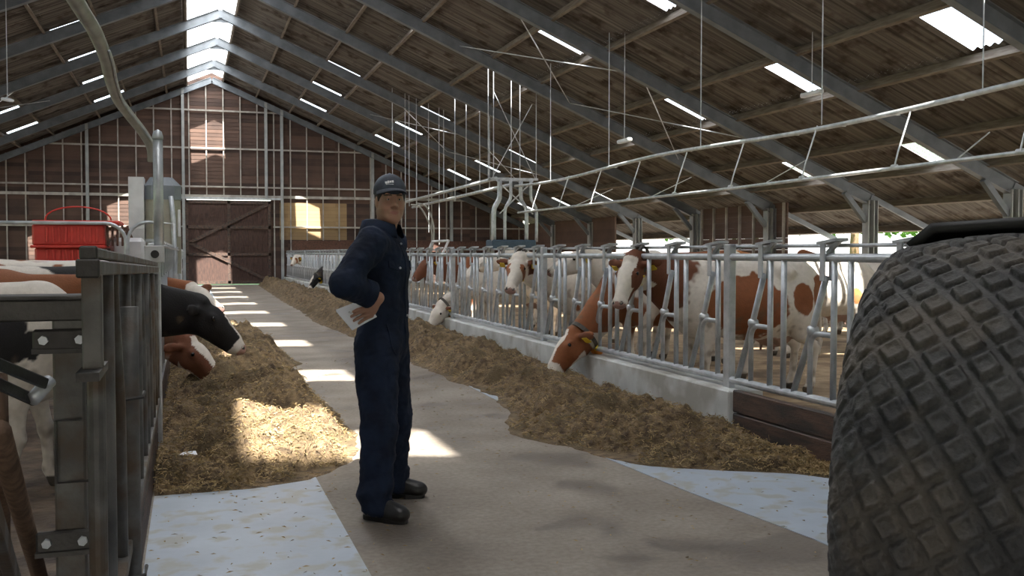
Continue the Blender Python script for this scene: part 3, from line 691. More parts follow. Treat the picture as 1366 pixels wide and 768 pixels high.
for i, y in enumerate(np.arange(8.3, 25, 1.95)):
    mb = MB(); mb.tube([(XU, y, ZU), (XL + .05, y, ZL + .18), (XL, y, ZL)], .011, 6); mb.lathe([(.03, -.04), (.03, .04)], (XL, y, ZL), (0, 1, 0), 10); mb.build('dropper', 'galv', t, org)
for i, y in enumerate(np.arange(9.2, 24, 3.9)):
    mb = MB(); mb.tube([(XL, y, ZL), (XL + 1.3, y + .9, ZL + .45)], .009, 6); mb.build('stay_wire', 'galv', t, org)
for i, y in enumerate((9.1, 12.1, 15.6, 19.6, 23.2)):
    mb = MB(); mb.tube([(XU, y, ZU), (XU, y, roofz(XU) - .1)], .009, 6); o = mb.build('hanger_wire', 'galv', org=(XU, y, ZU))
    tag(o, 'thin wire hanging from the roof to the upper cable pipe', 'wire', 'hanger wires of the upper pipe')
# central steel tower of the feed station
TX, TY = 8.35, 26.0
t = empty('feeding_station', (TX, TY, 0), 'galvanised tower of bent pipes over a slate blue box behind the fence', 'machine'); org = (TX, TY, 0)
for k, (dx, dy) in enumerate(((-.42, -.3), (-.25, .1), (-.08, -.3), (.2, -.3), (.36, .1), (.50, -.3))):
    s_ = .16 if dx > 0 else -.16
    mb = MB(); mb.tube(spline([(dx + s_, dy, 1.75), (dx + s_, dy, 2.55), (dx + s_ * .6, dy, 2.75), (dx, dy, 2.95), (dx, dy, 3.42)], 3), .045, 8); mb.build('pipe', 'galv', t, smooth=True)
mb = MB(); mb.bar((-.6, -.3, 3.44), (.7, -.3, 3.44), .06, .06); mb.bar((-.6, .1, 3.44), (.7, .1, 3.44), .06, .06); mb.bar((-.5, -.33, 3.4), (.55, -.33, 2.5), .03, .03); mb.bar((.55, -.33, 3.4), (-.4, -.33, 2.5), .03, .03); mb.build('head_frame', 'galv', t)
mb = MB(); mb.box((-.62, -.4, 1.52), (.62, .25, 1.80), .03); mb.build('control_box', 'blue_box', t)
for dx in (-.5, .5):
    mb = MB(); mb.bar((dx, 0, 0), (dx, 0, 1.55), .08, .08); mb.build('leg', 'galv', t)
for dx in (-.65, -.5, .0, .25, .72):
    mb = MB(); mb.tube([(dx, -.1, 3.44), (dx, -.1, roofz(TX + dx) - .1)], .012, 6); mb.build('hanger', 'galv', t)
for a, b in (((-.5, 5.8), (.7, 3.46)), ((.6, 5.5), (-.55, 3.46))):
    mb = MB(); mb.tube([(a[0], -.1, a[1]), (b[0], -.1, b[1])], .010, 6); mb.build('cross_stay', 'galv', t)
t = empty('twin_supply_pipe', (8.1, 33, 3.4), 'pair of pale pipes running from the steel tower towards the gable', 'pipeline'); org = (8.1, 33, 3.4)
for dx, dz in ((-.15, .05), (.25, -.12)):
    mb = MB(); mb.tube([(8.1 + dx, 26, 3.42 + dz), (8.1 + dx, 38.5, 3.35 + dz)], .05, 10); mb.build('pipe', 'galv', t, org, smooth=True)
for px, yb in ((524, 330), (541, 330), (556, 330), (572, 310), (586, 326), (607, 268), (622, 262), (640, 255), (653, 250), (546, 275), (592, 265)):
    D = 34 if px < 600 else 31
    p = pf(px, yb, D); mb = MB(); mb.tube([p, (p.x, p.y, roofz(p.x) + .0)], .013, 6)
    tag(mb.build('hanging_cable', 'galv', org=tuple(p)), 'thin cable dangling from the roof between the man and the steel tower', 'cable', 'cables dangling beyond the man')
p0_ = pf(552, 272, 30); q = pf(575, 334, 30)
for k, (ox, lab) in enumerate(((0, 'looped white hose hanging beyond the cap of the man'), (9, 'looped grey hose nearest the steel tower, hanging beyond the man'))):
    P_ = spline([pf(548 + ox, 273 - ox * .2, 30), pf(560 + ox, 276, 30), pf(572 + ox * .6, 296, 30), pf(577 + ox * .2, 318, 30), pf(575, 336, 30)], 5)
    mb = MB(); mb.tube(P_, .025, 8); tag(mb.build('looped_hose', 'hose', org=tuple(P_[0]), smooth=True), lab, 'hose')
P_ = [(4.2, 16.9, 1.44), (4.3, 16.9, 1.66), (4.3, 18.1, 1.66), (4.2, 18.1, 1.44)]
mb = MB(); mb.tube(P_, .022, 8); tag(mb.build('pipe_hoop', 'white_paint', org=(4.2, 17.5, 1.44)), 'pale pipe hoop standing on the fence rail right behind the man', 'hoop')
# small lamps under the right roof slope
for i, (px, py, d_) in enumerate(((1083, 124, 17.5), (506, 75, 31), (833, 187, 21), (305, 0, 0))):
    if d_ == 0: continue
    p = pf(px, py, d_); t = empty('roof_lamp', tuple(p), ['small white lamp under the roof light above the cable pipe', 'small white lamp under the roof high over the man', 'small white lamp under the roof over the white faced cow'][i], 'lamp')
    mb = MB(); mb.box((-.05, -.30, -.05), (.05, .30, .03), .02); mb.build('housing', 'white_paint', t)
    mb = MB(); mb.tube([(0, 0, .03), (0, 0, roofz(p.x) - p.z - .05)], .008, 6); mb.build('rod', 'galv', t)
# bucket-shaped fan seen at the far left of the roof
p = pf(10, 133, 22); t = empty('roof_fan', tuple(p), 'small round pale ventilator disc under the left roof slope', 'fan')
mb = MB(); mb.lathe([(.05, -.02), (.13, -.02), (.13, .02), (.05, .02)], (0, 0, 0), (.2, -.3, 1), 20); mb.build('ring', 'white_paint', t, smooth=True)
mb = MB(); mb.tube([(0, 0, 0), (0, 0, roofz(p.x) - p.z - .05)], .01, 6); mb.build('stem', 'galv', t)

# ------------------------------------------------------------------ outside
def crown(mb, c, r, n, seed):
    rg = random.Random(seed)
    for _ in range(n):
        th, ph = rg.uniform(0, 2 * math.pi), math.acos(rg.uniform(-.6, 1)); q = r * rg.uniform(.75, 1.05)
        p = Vector((c[0] + q * math.sin(ph) * math.cos(th), c[1] + q * math.sin(ph) * math.sin(th), c[2] + q * math.cos(ph)))
        a = Vector((rg.gauss(0, 1), rg.gauss(0, 1), rg.gauss(0, 1))).normalized() * .22; b = a.orthogonal().normalized() * .15; n0 = len(mb.V)
        mb.V += [tuple(p - a), tuple(p + b), tuple(p + a), tuple(p - b)]; mb.F.append((n0, n0 + 1, n0 + 2, n0 + 3))
first = None
for i, (x, y, r_) in enumerate(((36, 20, 3.4), (40, 31, 4), (37, 43, 3.6), (42, 56, 4.4), (38, 68, 4))):
    if first is None:
        t = empty('tree', (x, y, 0)); mb = MB(); crown(mb, (0, 0, 4.2), 3.4, 2600, 3); mb.V = [(v[0], v[1], max(v[2], .9)) for v in mb.V]; mb.build('crown', 'leaf', t)
        mb = MB(); mb.tube([(0, 0, 0), (.1, 0, 1.6), (0, .1, 4.5)], [.28, .22, .12], 8); mb.build('trunk', 'pole_wood', t, smooth=True); first = t
    else: t = copy_tree(first); t.location = (x, y, 0); t.rotation_euler = (0, 0, i * 1.3); t.scale = (r_ / 3.4,) * 3
    tag(t, 'sunlit green tree glimpsed under the right eave beyond the yard', 'tree', 'trees beyond the right eave')

# ------------------------------------------------------------------ feed on the floor
def heap(name, label, ys, edge_fn, inner, sgn, hfun, seed, nstraw, ymax_straw):
    # edge_fn(y): x of the ragged lane-side edge; inner: x at the fence
    nx = 60; V = []; F = []
    for j, y in enumerate(ys):
        e = edge_fn(y) + .07 * mnoise.noise(Vector((seed, y * 1.7, 0))) + .04 * mnoise.noise(Vector((seed, y * 6, 3)))
        for i in range(nx + 1):
            t = i / nx; x = e + (inner - e) * t
            prof = min(1, t / .34); prof = prof * prof * (3 - 2 * prof)
            prof *= 1 - .55 * max(0, (t - .55) / .45)
            z = hfun(y) * prof
            p = Vector((x, y, 0)); w = min(1, t * 5) * min(1, (1 - t) * 12 + .4)
            z += w * min(1, hfun(y) / .12) * (.19 * mnoise.noise(p * 2.1 + Vector((seed, 0, 0))) + (.11) * mnoise.noise(p * 5.5 + Vector((0, seed, 0))) + (.06) * abs(mnoise.noise(p * 13)) + .025 * mnoise.noise(p * 31))
            V.append((x, y, -.012 if t == 0 or j in (0, len(ys) - 1) else max(z, .006)))
    for j in range(len(ys) - 1):
        for i in range(nx):
            a = j * (nx + 1) + i; f = (a, a + 1, a + nx + 2, a + nx + 1); F.append(f if sgn < 0 else f[::-1])
    o = mesh_obj(name, V, F, M['silage'], org=(inner, ys[0], 0), smooth=True)
    tag(o, label, 'feed', kind='stuff')
    A = np.array(V); ok = np.where((A[:, 1] < ymax_straw) & (A[:, 2] > .01))[0]; mb = MB(); rg = np.random.default_rng(seed)
    wts = 1 / A[ok, 1] ** 1.2; pick = rg.choice(ok, nstraw, p=wts / wts.sum())
    for k in pick:
        p = Vector(A[k]) + Vector((rg.normal(0, .012), rg.normal(0, .02), rg.uniform(.0, .014)))
        d = Vector((rg.normal(), rg.normal(), rg.normal() * .35)).normalized(); L = rg.uniform(.012, .045); w = d.cross(Vector((rg.normal(), rg.normal(), rg.normal()))).normalized() * rg.uniform(.0015, .0035); n0 = len(mb.V)
        q = p + d * L; m_ = (p + q) / 2 + Vector((0, 0, rg.uniform(0, .006)))
        mb.V += [tuple(p - w), tuple(p + w), tuple(m_ + w), tuple(m_ - w), tuple(q + w), tuple(q - w)]; mb.F += [(n0, n0 + 1, n0 + 2, n0 + 3), (n0 + 3, n0 + 2, n0 + 4, n0 + 5)]
    s = mb.build('loose_stalks', 'straw', o, (inner, ys[0], 0)); s['kind'] = 'stuff'
    return o
def ygrid(a, b, k=.0026, m=.016):
    y = a; out = []
    while y < b: out.append(y); y += max(m, k * y)
    return out + [b]
RE = [(5.35, 3.95), (5.6, 3.75), (5.85, 3.3), (6.1, 2.95), (6.5, 2.75), (7.0, 2.6), (7.6, 2.42), (8.1, 2.55), (8.7, 2.75), (9.5, 2.9), (11, 2.8), (13, 2.75), (15, 2.7), (18, 2.6), (21, 2.45), (25, 2.6), (30, 2.6), (46, 2.9)]
rex = lambda y: float(np.interp(y, [a for a, b in RE], [b for a, b in RE]))
rh = lambda y: float(np.interp(y, [5.35, 5.8, 6.4, 7.5, 8.5, 10, 12, 16, 25, 46], [.0, .07, .11, .14, .13, .11, .20, .25, .27, .25])) * (1 + .25 * mnoise.noise(Vector((y * 1.3, 4, 0))))
heap('feed_row', 'long row of brown chopped feed lying along the concrete kerb', ygrid(5.35, 46), rex, 4.075, -1, rh, 3, 26000, 20)
LE = [(6.25, .35), (6.4, .72), (6.8, 1.02), (7.3, 1.2), (8.0, 1.25), (9.0, 1.28), (9.9, 1.15), (10.6, .75), (11.4, .7), (12.2, 1.0), (13.2, 1.38), (14.3, 1.3), (16, 1.1), (18, .95), (20, .7), (23, .5), (28, .3)]
lex = lambda y: float(np.interp(y, [a for a, b in LE], [b for a, b in LE]))
lh = lambda y: float(np.interp(y, [6.2, 6.5, 7.2, 8.2, 9.4, 10.6, 11.6, 13.0, 15, 18, 23, 28], [.0, .12, .24, .33, .36, .24, .22, .34, .30, .22, .15, .02])) * (1 + .2 * mnoise.noise(Vector((y * 1.5, 9, 0))))
heap('feed_row', 'heap of brown chopped feed in front of the black cow, partly in bright sun', ygrid(6.25, 28), lex, -.215, 1, lh, 8, 26000, 20)
mb = MB(); p = onZ(250, 606, .17); mb.plate([p + Vector(v) for v in ((-.06, -.03, 0), (-.01, -.06, .01), (.06, -.02, 0), (.05, .04, .012), (-.03, .05, .004))], .004)
tag(mb.build('paper_scrap', 'paper', org=tuple(p)), 'crumpled white scrap lying on the feed beside the board wall', 'scrap')
# loose crumbs on the lane floor
mb = MB(); rg = np.random.default_rng(5)
for k in range(1500):
    y = rg.uniform(3.6, 14); x = rg.choice([rg.uniform(-.2, 1.2), rg.uniform(1.8, 4.0), rg.uniform(.0, 3.8)])
    d = Vector((rg.normal(), rg.normal(), 0)).normalized() * rg.uniform(.004, .022); w = Vector((-d.y, d.x, 0)).normalized() * rg.uniform(.0015, .005); p = Vector((x, y, .006)); n0 = len(mb.V)
    mb.V += [tuple(p - d), tuple(p + w + Vector((0, 0, .004))), tuple(p + d), tuple(p - w)]; mb.F.append((n0, n0 + 1, n0 + 2, n0 + 3))
tag(mb.build('feed_crumbs', 'straw'), 'scattered crumbs of feed on the lane floor', 'feed', kind='stuff')

# ------------------------------------------------------------------ big tyre at the right edge
WR, WW = .74, .80
t = empty('tractor_wheel', (0, 0, 0), 'huge black tyre with a raised diamond tread filling the right edge', 'wheel')
yawn = math.atan2(-.66, -.75)       # where the tread faces
NA, NWD = 760, 230
av = np.linspace(0, 2 * math.pi, NA, endpoint=False); uu = np.linspace(-1, 1, NWD)
Ag, Ug = np.meshgrid(av, uu, indexing='ij')
half = WW / 2
sh = np.clip((np.abs(Ug) - .80) / .20, 0, 1)
wpos = np.sign(Ug) * (np.minimum(np.abs(Ug), .80) * half * 1.0 + np.sin(sh * math.pi / 2) * .12)
rad = WR - .035 * (np.abs(Ug) / .80).clip(0, 1) ** 2 - (1 - np.cos(sh * math.pi / 2)) * .17
S_ = Ag * WR; W_ = wpos + np.sign(Ug) * (sh * .12)
pit = 2 * math.pi * WR / math.hypot(33, 50); ct, st_ = 50 / math.hypot(33, 50), 33 / math.hypot(33, 50)
p1 = (W_ * ct + S_ * st_) / pit; p2 = (W_ * st_ - S_ * ct) / pit
def tri(x): return np.abs((x % 1) - .5) * 2       # 1 at cell border, 0 in the middle
m_ = np.maximum(tri(p1), tri(p2))
blk = np.clip((.77 - m_) / .13, 0, 1); blk = blk * blk * (3 - 2 * blk)
cell = np.sin(np.floor(p1) * 12.9 + np.floor(p2) * 78.2) * .5 + .5
dish = np.clip((.46 - m_) / .12, 0, 1)
rad = rad + .017 * blk * (.75 + .25 * cell) * (1 - sh * .3) - .005 * dish * blk
Vt = np.stack([rad * np.cos(Ag), wpos, rad * np.sin(Ag)], -1).reshape(-1, 3)
i_, j_ = np.meshgrid(np.arange(NA), np.arange(NWD - 1), indexing='ij'); i_ = i_.ravel(); j_ = j_.ravel(); n_ = (i_ + 1) % NA
Ft = np.stack([i_ * NWD + j_, n_ * NWD + j_, n_ * NWD + j_ + 1, i_ * NWD + j_ + 1], 1)
mesh_obj('tyre', Vt, Ft, M['tyre'], t, smooth=True)
for sg in (-1, 1):
    mb = MB(); mb.lathe([(.53, half * sg * .98), (.50, half * sg * .8), (.34, half * sg * .7), (.30, half * sg * .55), (.001, half * sg * .5)], (0, 0, 0), (0, 1, 0), 40); mb.build('rim', 'yellow' if 0 else 'dark_steel', t, smooth=True)
mb = MB(); mb.lathe([(.10, half * .5), (.10, half * .72), (.001, half * .74)], (0, 0, 0), (0, 1, 0), 16); mb.build('hub', 'dark_steel', t)
TC = Vector((0, 0, 0)) + RGT * 1.485 + Vector((FWD.x, FWD.y, 0)).normalized() * 2.82
t.location = (TC.x, TC.y, WR + .012); t.rotation_euler = (0, 0, yawn)
g = empty('mudguard', (TC.x, TC.y, 0), 'black curved mudguard just showing above the big tyre', 'mudguard')
g.rotation_euler = (0, 0, yawn)
mb = MB(); n = 20; r_ = .768
ring = []
for i in range(n + 1):
    a = R(175) - R(80) * i / n
    for y_, dr in ((-.34, -.07), (-.28, -.015), (0, .0), (.35, 0), (.43, -.05)):
        ring.append((-(r_ + dr) * math.cos(a - R(0)) * -1, y_, .762 + (r_ + dr) * math.sin(a)))
mb.V = [tuple(v) for v in ring]; mb.F = [(i * 5 + j, i * 5 + j + 1, (i + 1) * 5 + j + 1, (i + 1) * 5 + j) for i in range(n) for j in range(4)]
o = mb.build('shell', 'black_rubber', g, smooth=True); sm = o.modifiers.new('th', 'SOLIDIFY'); sm.thickness = .03
mb = MB(); mb.bar((-.0, .46, .76), (-.0, .46, 1.60), .05, .05); mb.bar((0, .46, .76), (0, .0, .76), .05, .05); mb.build('stay', 'dark_steel', g)

# ------------------------------------------------------------------ cows
RED, BLACK, WHITE, PINK, HOOF = (.235, .083, .032), (.012, .011, .012), (.66, .61, .54), (.50, .30, .25), (.06, .05, .04)
DARKRED = (.15, .055, .028)
def cow(label, at, heading, poll, hdir, hup, coat=RED, white=.5, seed=1.0, face='blaze', res=.016, neckw=None, tagged=True, collar=None, body=True, headcol=None, scale=1.0, patches=None, legs=0.0):
    """at: floor point below the middle of the trunk; poll and hdir in world space; hup: which way the forehead looks"""
    ch, sh_ = math.cos(heading), math.sin(heading)
    def L(v): v = Vector(v); return Vector((v.x * ch + v.y * sh_, -v.x * sh_ + v.y * ch, v.z))
    at = Vector((at[0], at[1], 0)); P = L(Vector(poll) - at) / scale; h = L(hdir).normalized(); u = L(hup); u = (u - h * u.dot(h)).normalized(); s_ = u.cross(h)
    H = lambda x, y, z: tuple(P + h * x + s_ * y + u * z)
    lo = [min(-1.12, P.x - .5), min(-.42, P.y - .45), -.02]; hi = [max(.95, P.x + .65), max(.42, P.y + .45), max(1.55, P.z + .3)]
    mz = P + h * .6; lo = [min(a, b) for a, b in zip(lo, (mz.x - .15, mz.y - .15, -.02))]; hi = [max(a, b) for a, b in zip(hi, (mz.x + .15, mz.y + .15, 0))]
    F = Field(lo, hi, res)
    # trunk
    F.ell((-.10, 0, .93), (.78, .33, .35), .10)
    F.ell((-.20, 0, .86), (.55, .36, .30), .10)
    F.ell((.42, 0, .95), (.33, .23, .37), .12)
    F.ell((-.64, 0, 1.08), (.36, .25, .27), .10)
    F.cone((.52, 0, 1.27), (-.72, 0, 1.30), .085, .085, .12, flat=((0, 1, 0), 1.6))
    for sg in (-1, 1):
        F.cone((-.46, sg * .17, 1.27), (-.50, sg * .22, 1.24), .06, .05, .09)
        F.cone((-.86, sg * .10, 1.17), (-.90, sg * .11, 1.15), .05, .05, .08)
        F.ell((.42, sg * .17, .92), (.15, .09, .28), .08)
        # fore leg
        lx = .03 * sg * legs
        F.cone((.42, sg * .19, .80), (.40 + lx, sg * .19, .62), .095, .075, .06)
        F.cone((.40 + lx, sg * .19, .62), (.43 + lx * 2, sg * .18, .40), .068, .048, .04)
        F.ell((.435 + lx * 2, sg * .18, .38), (.052, .05, .06), .03)
        F.cone((.43 + lx * 2, sg * .18, .37), (.42 + lx * 3, sg * .175, .13), .038, .036, .03)
        F.ell((.42 + lx * 3, sg * .175, .12), (.045, .045, .045), .03)
        F.cone((.43 + lx * 3, sg * .175, .09), (.46 + lx * 3, sg * .175, .035), .042, .052, .02, flat=((0, 1, 0), .9))
        # hind leg
        hx = -.05 * sg * legs
        F.ell((-.66, sg * .18, .90), (.21, .10, .30), .07)
        F.cone((-.60, sg * .20, .80), (-.66 + hx, sg * .20, .62), .11, .085, .06)
        F.cone((-.66 + hx, sg * .20, .62), (-.84 + hx, sg * .18, .47), .075, .048, .05)
        F.ell((-.85 + hx, sg * .18, .48), (.048, .045, .055), .03)
        F.cone((-.84 + hx, sg * .18, .45), (-.80 + hx, sg * .17, .13), .042, .037, .03)
        F.ell((-.80 + hx, sg * .17, .12), (.045, .045, .045), .03)
        F.cone((-.79 + hx, sg * .17, .09), (-.76 + hx, sg * .17, .035), .042, .052, .02)
    F.ell((-.46, 0, .60), (.20, .16, .13), .06)
    for sx in (-.36, -.52):
        for sg in (-1, 1): F.cone((sx, sg * .08, .52), (sx, sg * .085, .44), .018, .013, .02)
    F.cone((-.88, 0, 1.28), (-.99, 0, 1.18), .035, .03, .05); F.cone((-.99, 0, 1.18), (-1.01, .0, .85), .03, .022, .03); F.cone((-1.01, 0, .85), (-1.00, .02, .52), .022, .03, .03); F.cone((-1.00, .02, .52), (-1.0, .02, .38), .036, .012, .02)
    # neck
    top0, top1 = (.46, 0, 1.22), H(-.07, 0, .02); bot0, bot1 = (.66, 0, .86), H(.03, 0, -.14)
    mid0 = (.55, 0, 1.05); mid1 = H(-.03, 0, -.07)
    mid = tuple(.5 * (a + b) for a, b in zip(mid0, mid1)); nw = (tuple(s_), .72)
    F.cone(top0, top1, .12, .085, .10, flat=nw); F.cone(bot0, bot1, .13, .075, .10, flat=nw)
    F.cone(mid0, mid, .24, .165, .10, flat=nw); F.cone(mid, mid1, .165, .115, .08, flat=nw)
    # head
    rot = [tuple(h), tuple(s_), tuple(u)]
    F.cone(H(0, 0, -.02), H(.17, 0, -.015), .108, .098, .04)
    F.cone(H(.16, 0, -.005), H(.40, 0, -.025), .088, .060, .04)
    F.cone(H(.10, 0, .05), H(.38, 0, .018), .055, .036, .05)
    F.ell(H(.455, 0, -.035), (.062, .078, .060), .035, rot)
    F.cone(H(.05, 0, -.12), H(.40, 0, -.085), .068, .042, .05)
    F.ell(H(-.03, 0, .065), (.055, .075, .045), .04, rot)
    for sg in (-1, 1):
        F.ell(H(.12, sg * .055, -.085), (.11, .045, .075), .04, rot)
        F.ell(H(.135, sg * .088, .028), (.045, .030, .034), .03, rot)
        e = Vector((-.22, sg * .93, -.10 if poll[2] > .9 else -.25)).normalized(); eh = Vector(rot[0]) * e.x + Vector(rot[1]) * e.y + Vector(rot[2]) * e.z
        # ear: a flat leaf shape
        a1 = eh; a3 = (Vector(rot[0]) * -.75 + Vector(rot[2]) * -.65); a3 = (a3 - a1 * a3.dot(a1)).normalized() ; a2 = a3.cross(a1)
        c = Vector(H(-.005, sg * .105, -.005)); F.cone(tuple(c), tuple(c + eh * .07), .030, .035, .03)
        F.ell(tuple(c + eh * .115), (.085, .048, .020), .025, [tuple(a1), tuple(a2), tuple(a3)])
        F.cone(H(.475, sg * .036, .0), H(.49, sg * .048, .008), .013, .013, .012, cut=True)
    F.cone(H(.50, -.05, -.062), H(.50, .05, -.062), .007, .007, .012, cut=True)
    V, Q = F.surface(); V = relax(V, Q, 1, .5)
    o = mesh_obj('dairy_cow', V * scale, Q, M['hide'], smooth=True); o.location = at; o.rotation_euler = (0, 0, heading)
    tag(o, label, 'cow')
    # hide colours follow the animal, vertex by vertex
    hp = V - np.array(P); hx = hp @ np.array(h); hy = hp @ np.array(s_); hz = hp @ np.array(u)
    n1 = vnoise(V * np.array([1, .8, 1]), 1.5, seed, 3); n2 = vnoise(V, 9, seed + 5, 2); n3 = vnoise(V, 30, seed, 2)
    base = np.array(coat); W = np.array(WHITE)
    thr = (white - .5) * .9
    edge = n1 + .10 * n2 + thr
    f = np.clip(edge / .035 + .5, 0, 1)
    if patches:
        q_ = np.min([np.hypot((V[:, 0] - a) / c, (V[:, 2] - b) / d_) for a, b, c, d_ in patches], axis=0) + .30 * n1 + .13 * n2 + .05 * vnoise(V, 22, seed, 2)
        f = np.clip((q_ - 1) / .06 + .5, 0, 1); f = np.where((V[:, 2] > 1.29 + .03 * n2) & (patches[0][1] < 1.0), 1, f)
    headn = (hx > -.04) & (np.abs(hy) < .34) & (hx < .62) & (hz > -.26) & (hz < .16)
    # neck region goes with the head colour
    legs_ = (V[:, 2] < .55) & ~headn
    f = np.where(legs_, np.clip(f + np.clip((.52 - V[:, 2]) / .12, 0, 1), 0, 1), f)
    tcol = np.array(coat)
    col_ = base[None] * (1 - f[:, None]) + W[None] * f[:, None]
    # neck
    ax = np.array(mid1) - np.array(mid0); tt = ((V - np.array(mid0)) @ ax) / (ax @ ax); dn = np.linalg.norm(V - (np.array(mid0) + np.clip(tt, 0, 1)[:, None] * ax), axis=1)
    nk = np.clip((tt - .12 + .12 * n2) / .06, 0, 1) * (dn < .38) * (~legs_)
    hc = np.array(headcol if headcol is not None else coat)
    neckc = W if face in ('white', 'whitepatch') else hc
    col_ = col_ * (1 - nk[:, None]) + neckc[None] * nk[:, None]
    if face == 'blaze':
        wv = np.where(hx < .10, .035 + .25 * np.clip(hx + .02, 0, .12), .065 - .03 * np.clip((hx - .12) / .2, 0, 1) + .10 * np.clip((hx - .36) / .1, 0, 1)) + .012 * n2
        bl = (np.abs(hy + .01) < wv) & (hz > -.07 + .01 * n2); bl |= (hx > .37 + .03 * n2); bl |= (hz < -.135 + .02 * n2) & (hx > .06)
        hcol = np.where(bl[:, None], W[None], hc[None])
    elif face == 'broad':
        wv = np.where(hx < .1, .085, .075) + .015 * n2
        bl = (np.abs(hy - .0) < wv) & (hz > -.06); bl |= (hx > .40 + .03 * n2); bl |= (hz < -.115 + .03 * n2) & (hx > .04)
        hcol = np.where(bl[:, None], W[None], hc[None])
    elif face == 'whitepatch':
        d = np.minimum(np.hypot(hx - .15, np.abs(hy) - .115), np.hypot(hx - .24, hy + .10)) + .02 * n2
        hcol = np.where((d < .062)[:, None], base[None], W[None])
    elif face == 'white': hcol = np.tile(W, (len(V), 1))
    elif face == 'snip':
        bl = ((np.abs(hy) < .030 + .01 * n2) & (hz > 0) & (hx > .18)) | (hx > .41 + .02 * n2); hcol = np.where(bl[:, None], W[None], hc[None])
    else: hcol = np.tile(hc, (len(V), 1))
    hm = headn & (hx > -.02)
    col_ = np.where(hm[:, None], hcol, col_)
    ear = headn & (np.abs(hy) > .125) & (hx < .10) & (hz > -.15); col_ = np.where(ear[:, None], (np.array(DARKRED) if coat != BLACK else np.array(BLACK)) if True else hc, col_)
    mz_ = headn & (hx > .475 + .01 * n2) ; col_ = np.where(mz_[:, None], (np.array(PINK) * .55 if face != 'snip' else np.array(PINK)), col_)
    nos = headn & (np.hypot(hx - .485, np.hypot(np.abs(hy) - .045, hz - .006)) < .020); col_ = np.where(nos[:, None], .03, col_)
    ud = (np.hypot(V[:, 0] + .46, V[:, 1] * 1.1) < .24) & (V[:, 2] < .60) & (V[:, 2] > .42) & (np.abs(V[:, 1]) < .16); col_ = np.where(ud[:, None], np.array((.40, .26, .21)), col_)
    hf = V[:, 2] < .065; col_ = np.where(hf[:, None], np.array(HOOF), col_)
    dirt = np.clip(n2 * 1.5 - .3 + np.clip(.5 - V[:, 2], 0, .5) * 1.2, 0, .55) * (V[:, 2] < .95) * ~headn
    col_ = col_ * (1 - dirt[:, None]) + np.array((.13, .09, .055)) * dirt[:, None]
    col_ = col_ * (1 + .10 * n3[:, None])
    set_coat(o, np.clip(col_, .005, .9))
    for sg in (-1, 1):
        ball('eye', tuple(scale * c for c in H(.140, sg * .108, .030)), .020 * scale, M['eye_black'], o, 12)
        if tagged:
            e = Vector((-.22, sg * .93, -.10 if poll[2] > .9 else -.25)).normalized(); eh = Vector(rot[0]) * e.x + Vector(rot[1]) * e.y + Vector(rot[2]) * e.z
            c = Vector(H(-.005, sg * .105, -.005)) + eh * .10 + Vector(rot[0]) * .022 + Vector(rot[2]) * .012; a = eh * .030; b = Vector(rot[2]) * -.060 - Vector(rot[0]) * .005; c = c + Vector(rot[0]) * .02
            mb = MB(); mb.plate([(c - a) * scale, (c + a) * scale, (c + a * 1.3 + b) * scale, (c + a * .9 + b * 1.25) * scale, (c - a * .9 + b * 1.25) * scale, (c - a * 1.3 + b) * scale], .006); mb.build('ear_tag', 'yellow', o)
    if collar:
        cc = Vector(H(-.09, 0, -.07)); K = 28; pts_ = []
        ax_ = (Vector(H(-.0, 0, -.03)) - Vector(mid)).normalized(); a = (s_ - ax_ * s_.dot(ax_)).normalized(); b = ax_.cross(a)
        mb = MB(); ro, hw = [], .022
        for i in range(K):
            t = 2 * math.pi * i / K
            q = cc + a * math.cos(t) * .135 + b * math.sin(t) * (.175)
            for dx, dr in ((-hw, 1.0), (hw, 1.0), (hw, 1.035), (-hw, 1.035)): ro.append(cc + (q - cc) * dr + ax_ * dx)
        mb.V = [tuple(v * scale) for v in ro]
        for i in range(K):
            for j in range(4): mb.F.append((4 * i + j, 4 * i + (j + 1) % 4, 4 * ((i + 1) % K) + (j + 1) % 4, 4 * ((i + 1) % K) + j))
        st = mb.build('collar', 'strap', o, smooth=False)
        sgn = 1 if (cc + b).z < (cc - b).z else -1; q = (cc + b * sgn * .20) * scale
        m_ = Matrix((ax_, a, b * sgn)).transposed().to_4x4(); m_.translation = q
        mb = MB(); mb.box((-.045, -.04, -.035), (.045, .04, .05), .01, m_); mb.box((-.035, .04, -.02), (.035, .09, .05), .01, m_); mb.build('transponder', collar, st)
        for i in (5, 9) if sgn > 0 else (19, 23):
            t = 2 * math.pi * i / K; q = cc + a * math.cos(t) * .143 + b * math.sin(t) * .183
            m2 = Matrix((ax_, a * -math.sin(t) + b * math.cos(t), a * math.cos(t) + b * math.sin(t))).transposed().to_4x4(); m2.translation = q * scale
            mb = MB(); mb.box((-.032, -.045, -.004), (.032, .045, .018), .004, m2); mb.build('number_block', 'yellow', st)
    return o
PI = math.pi
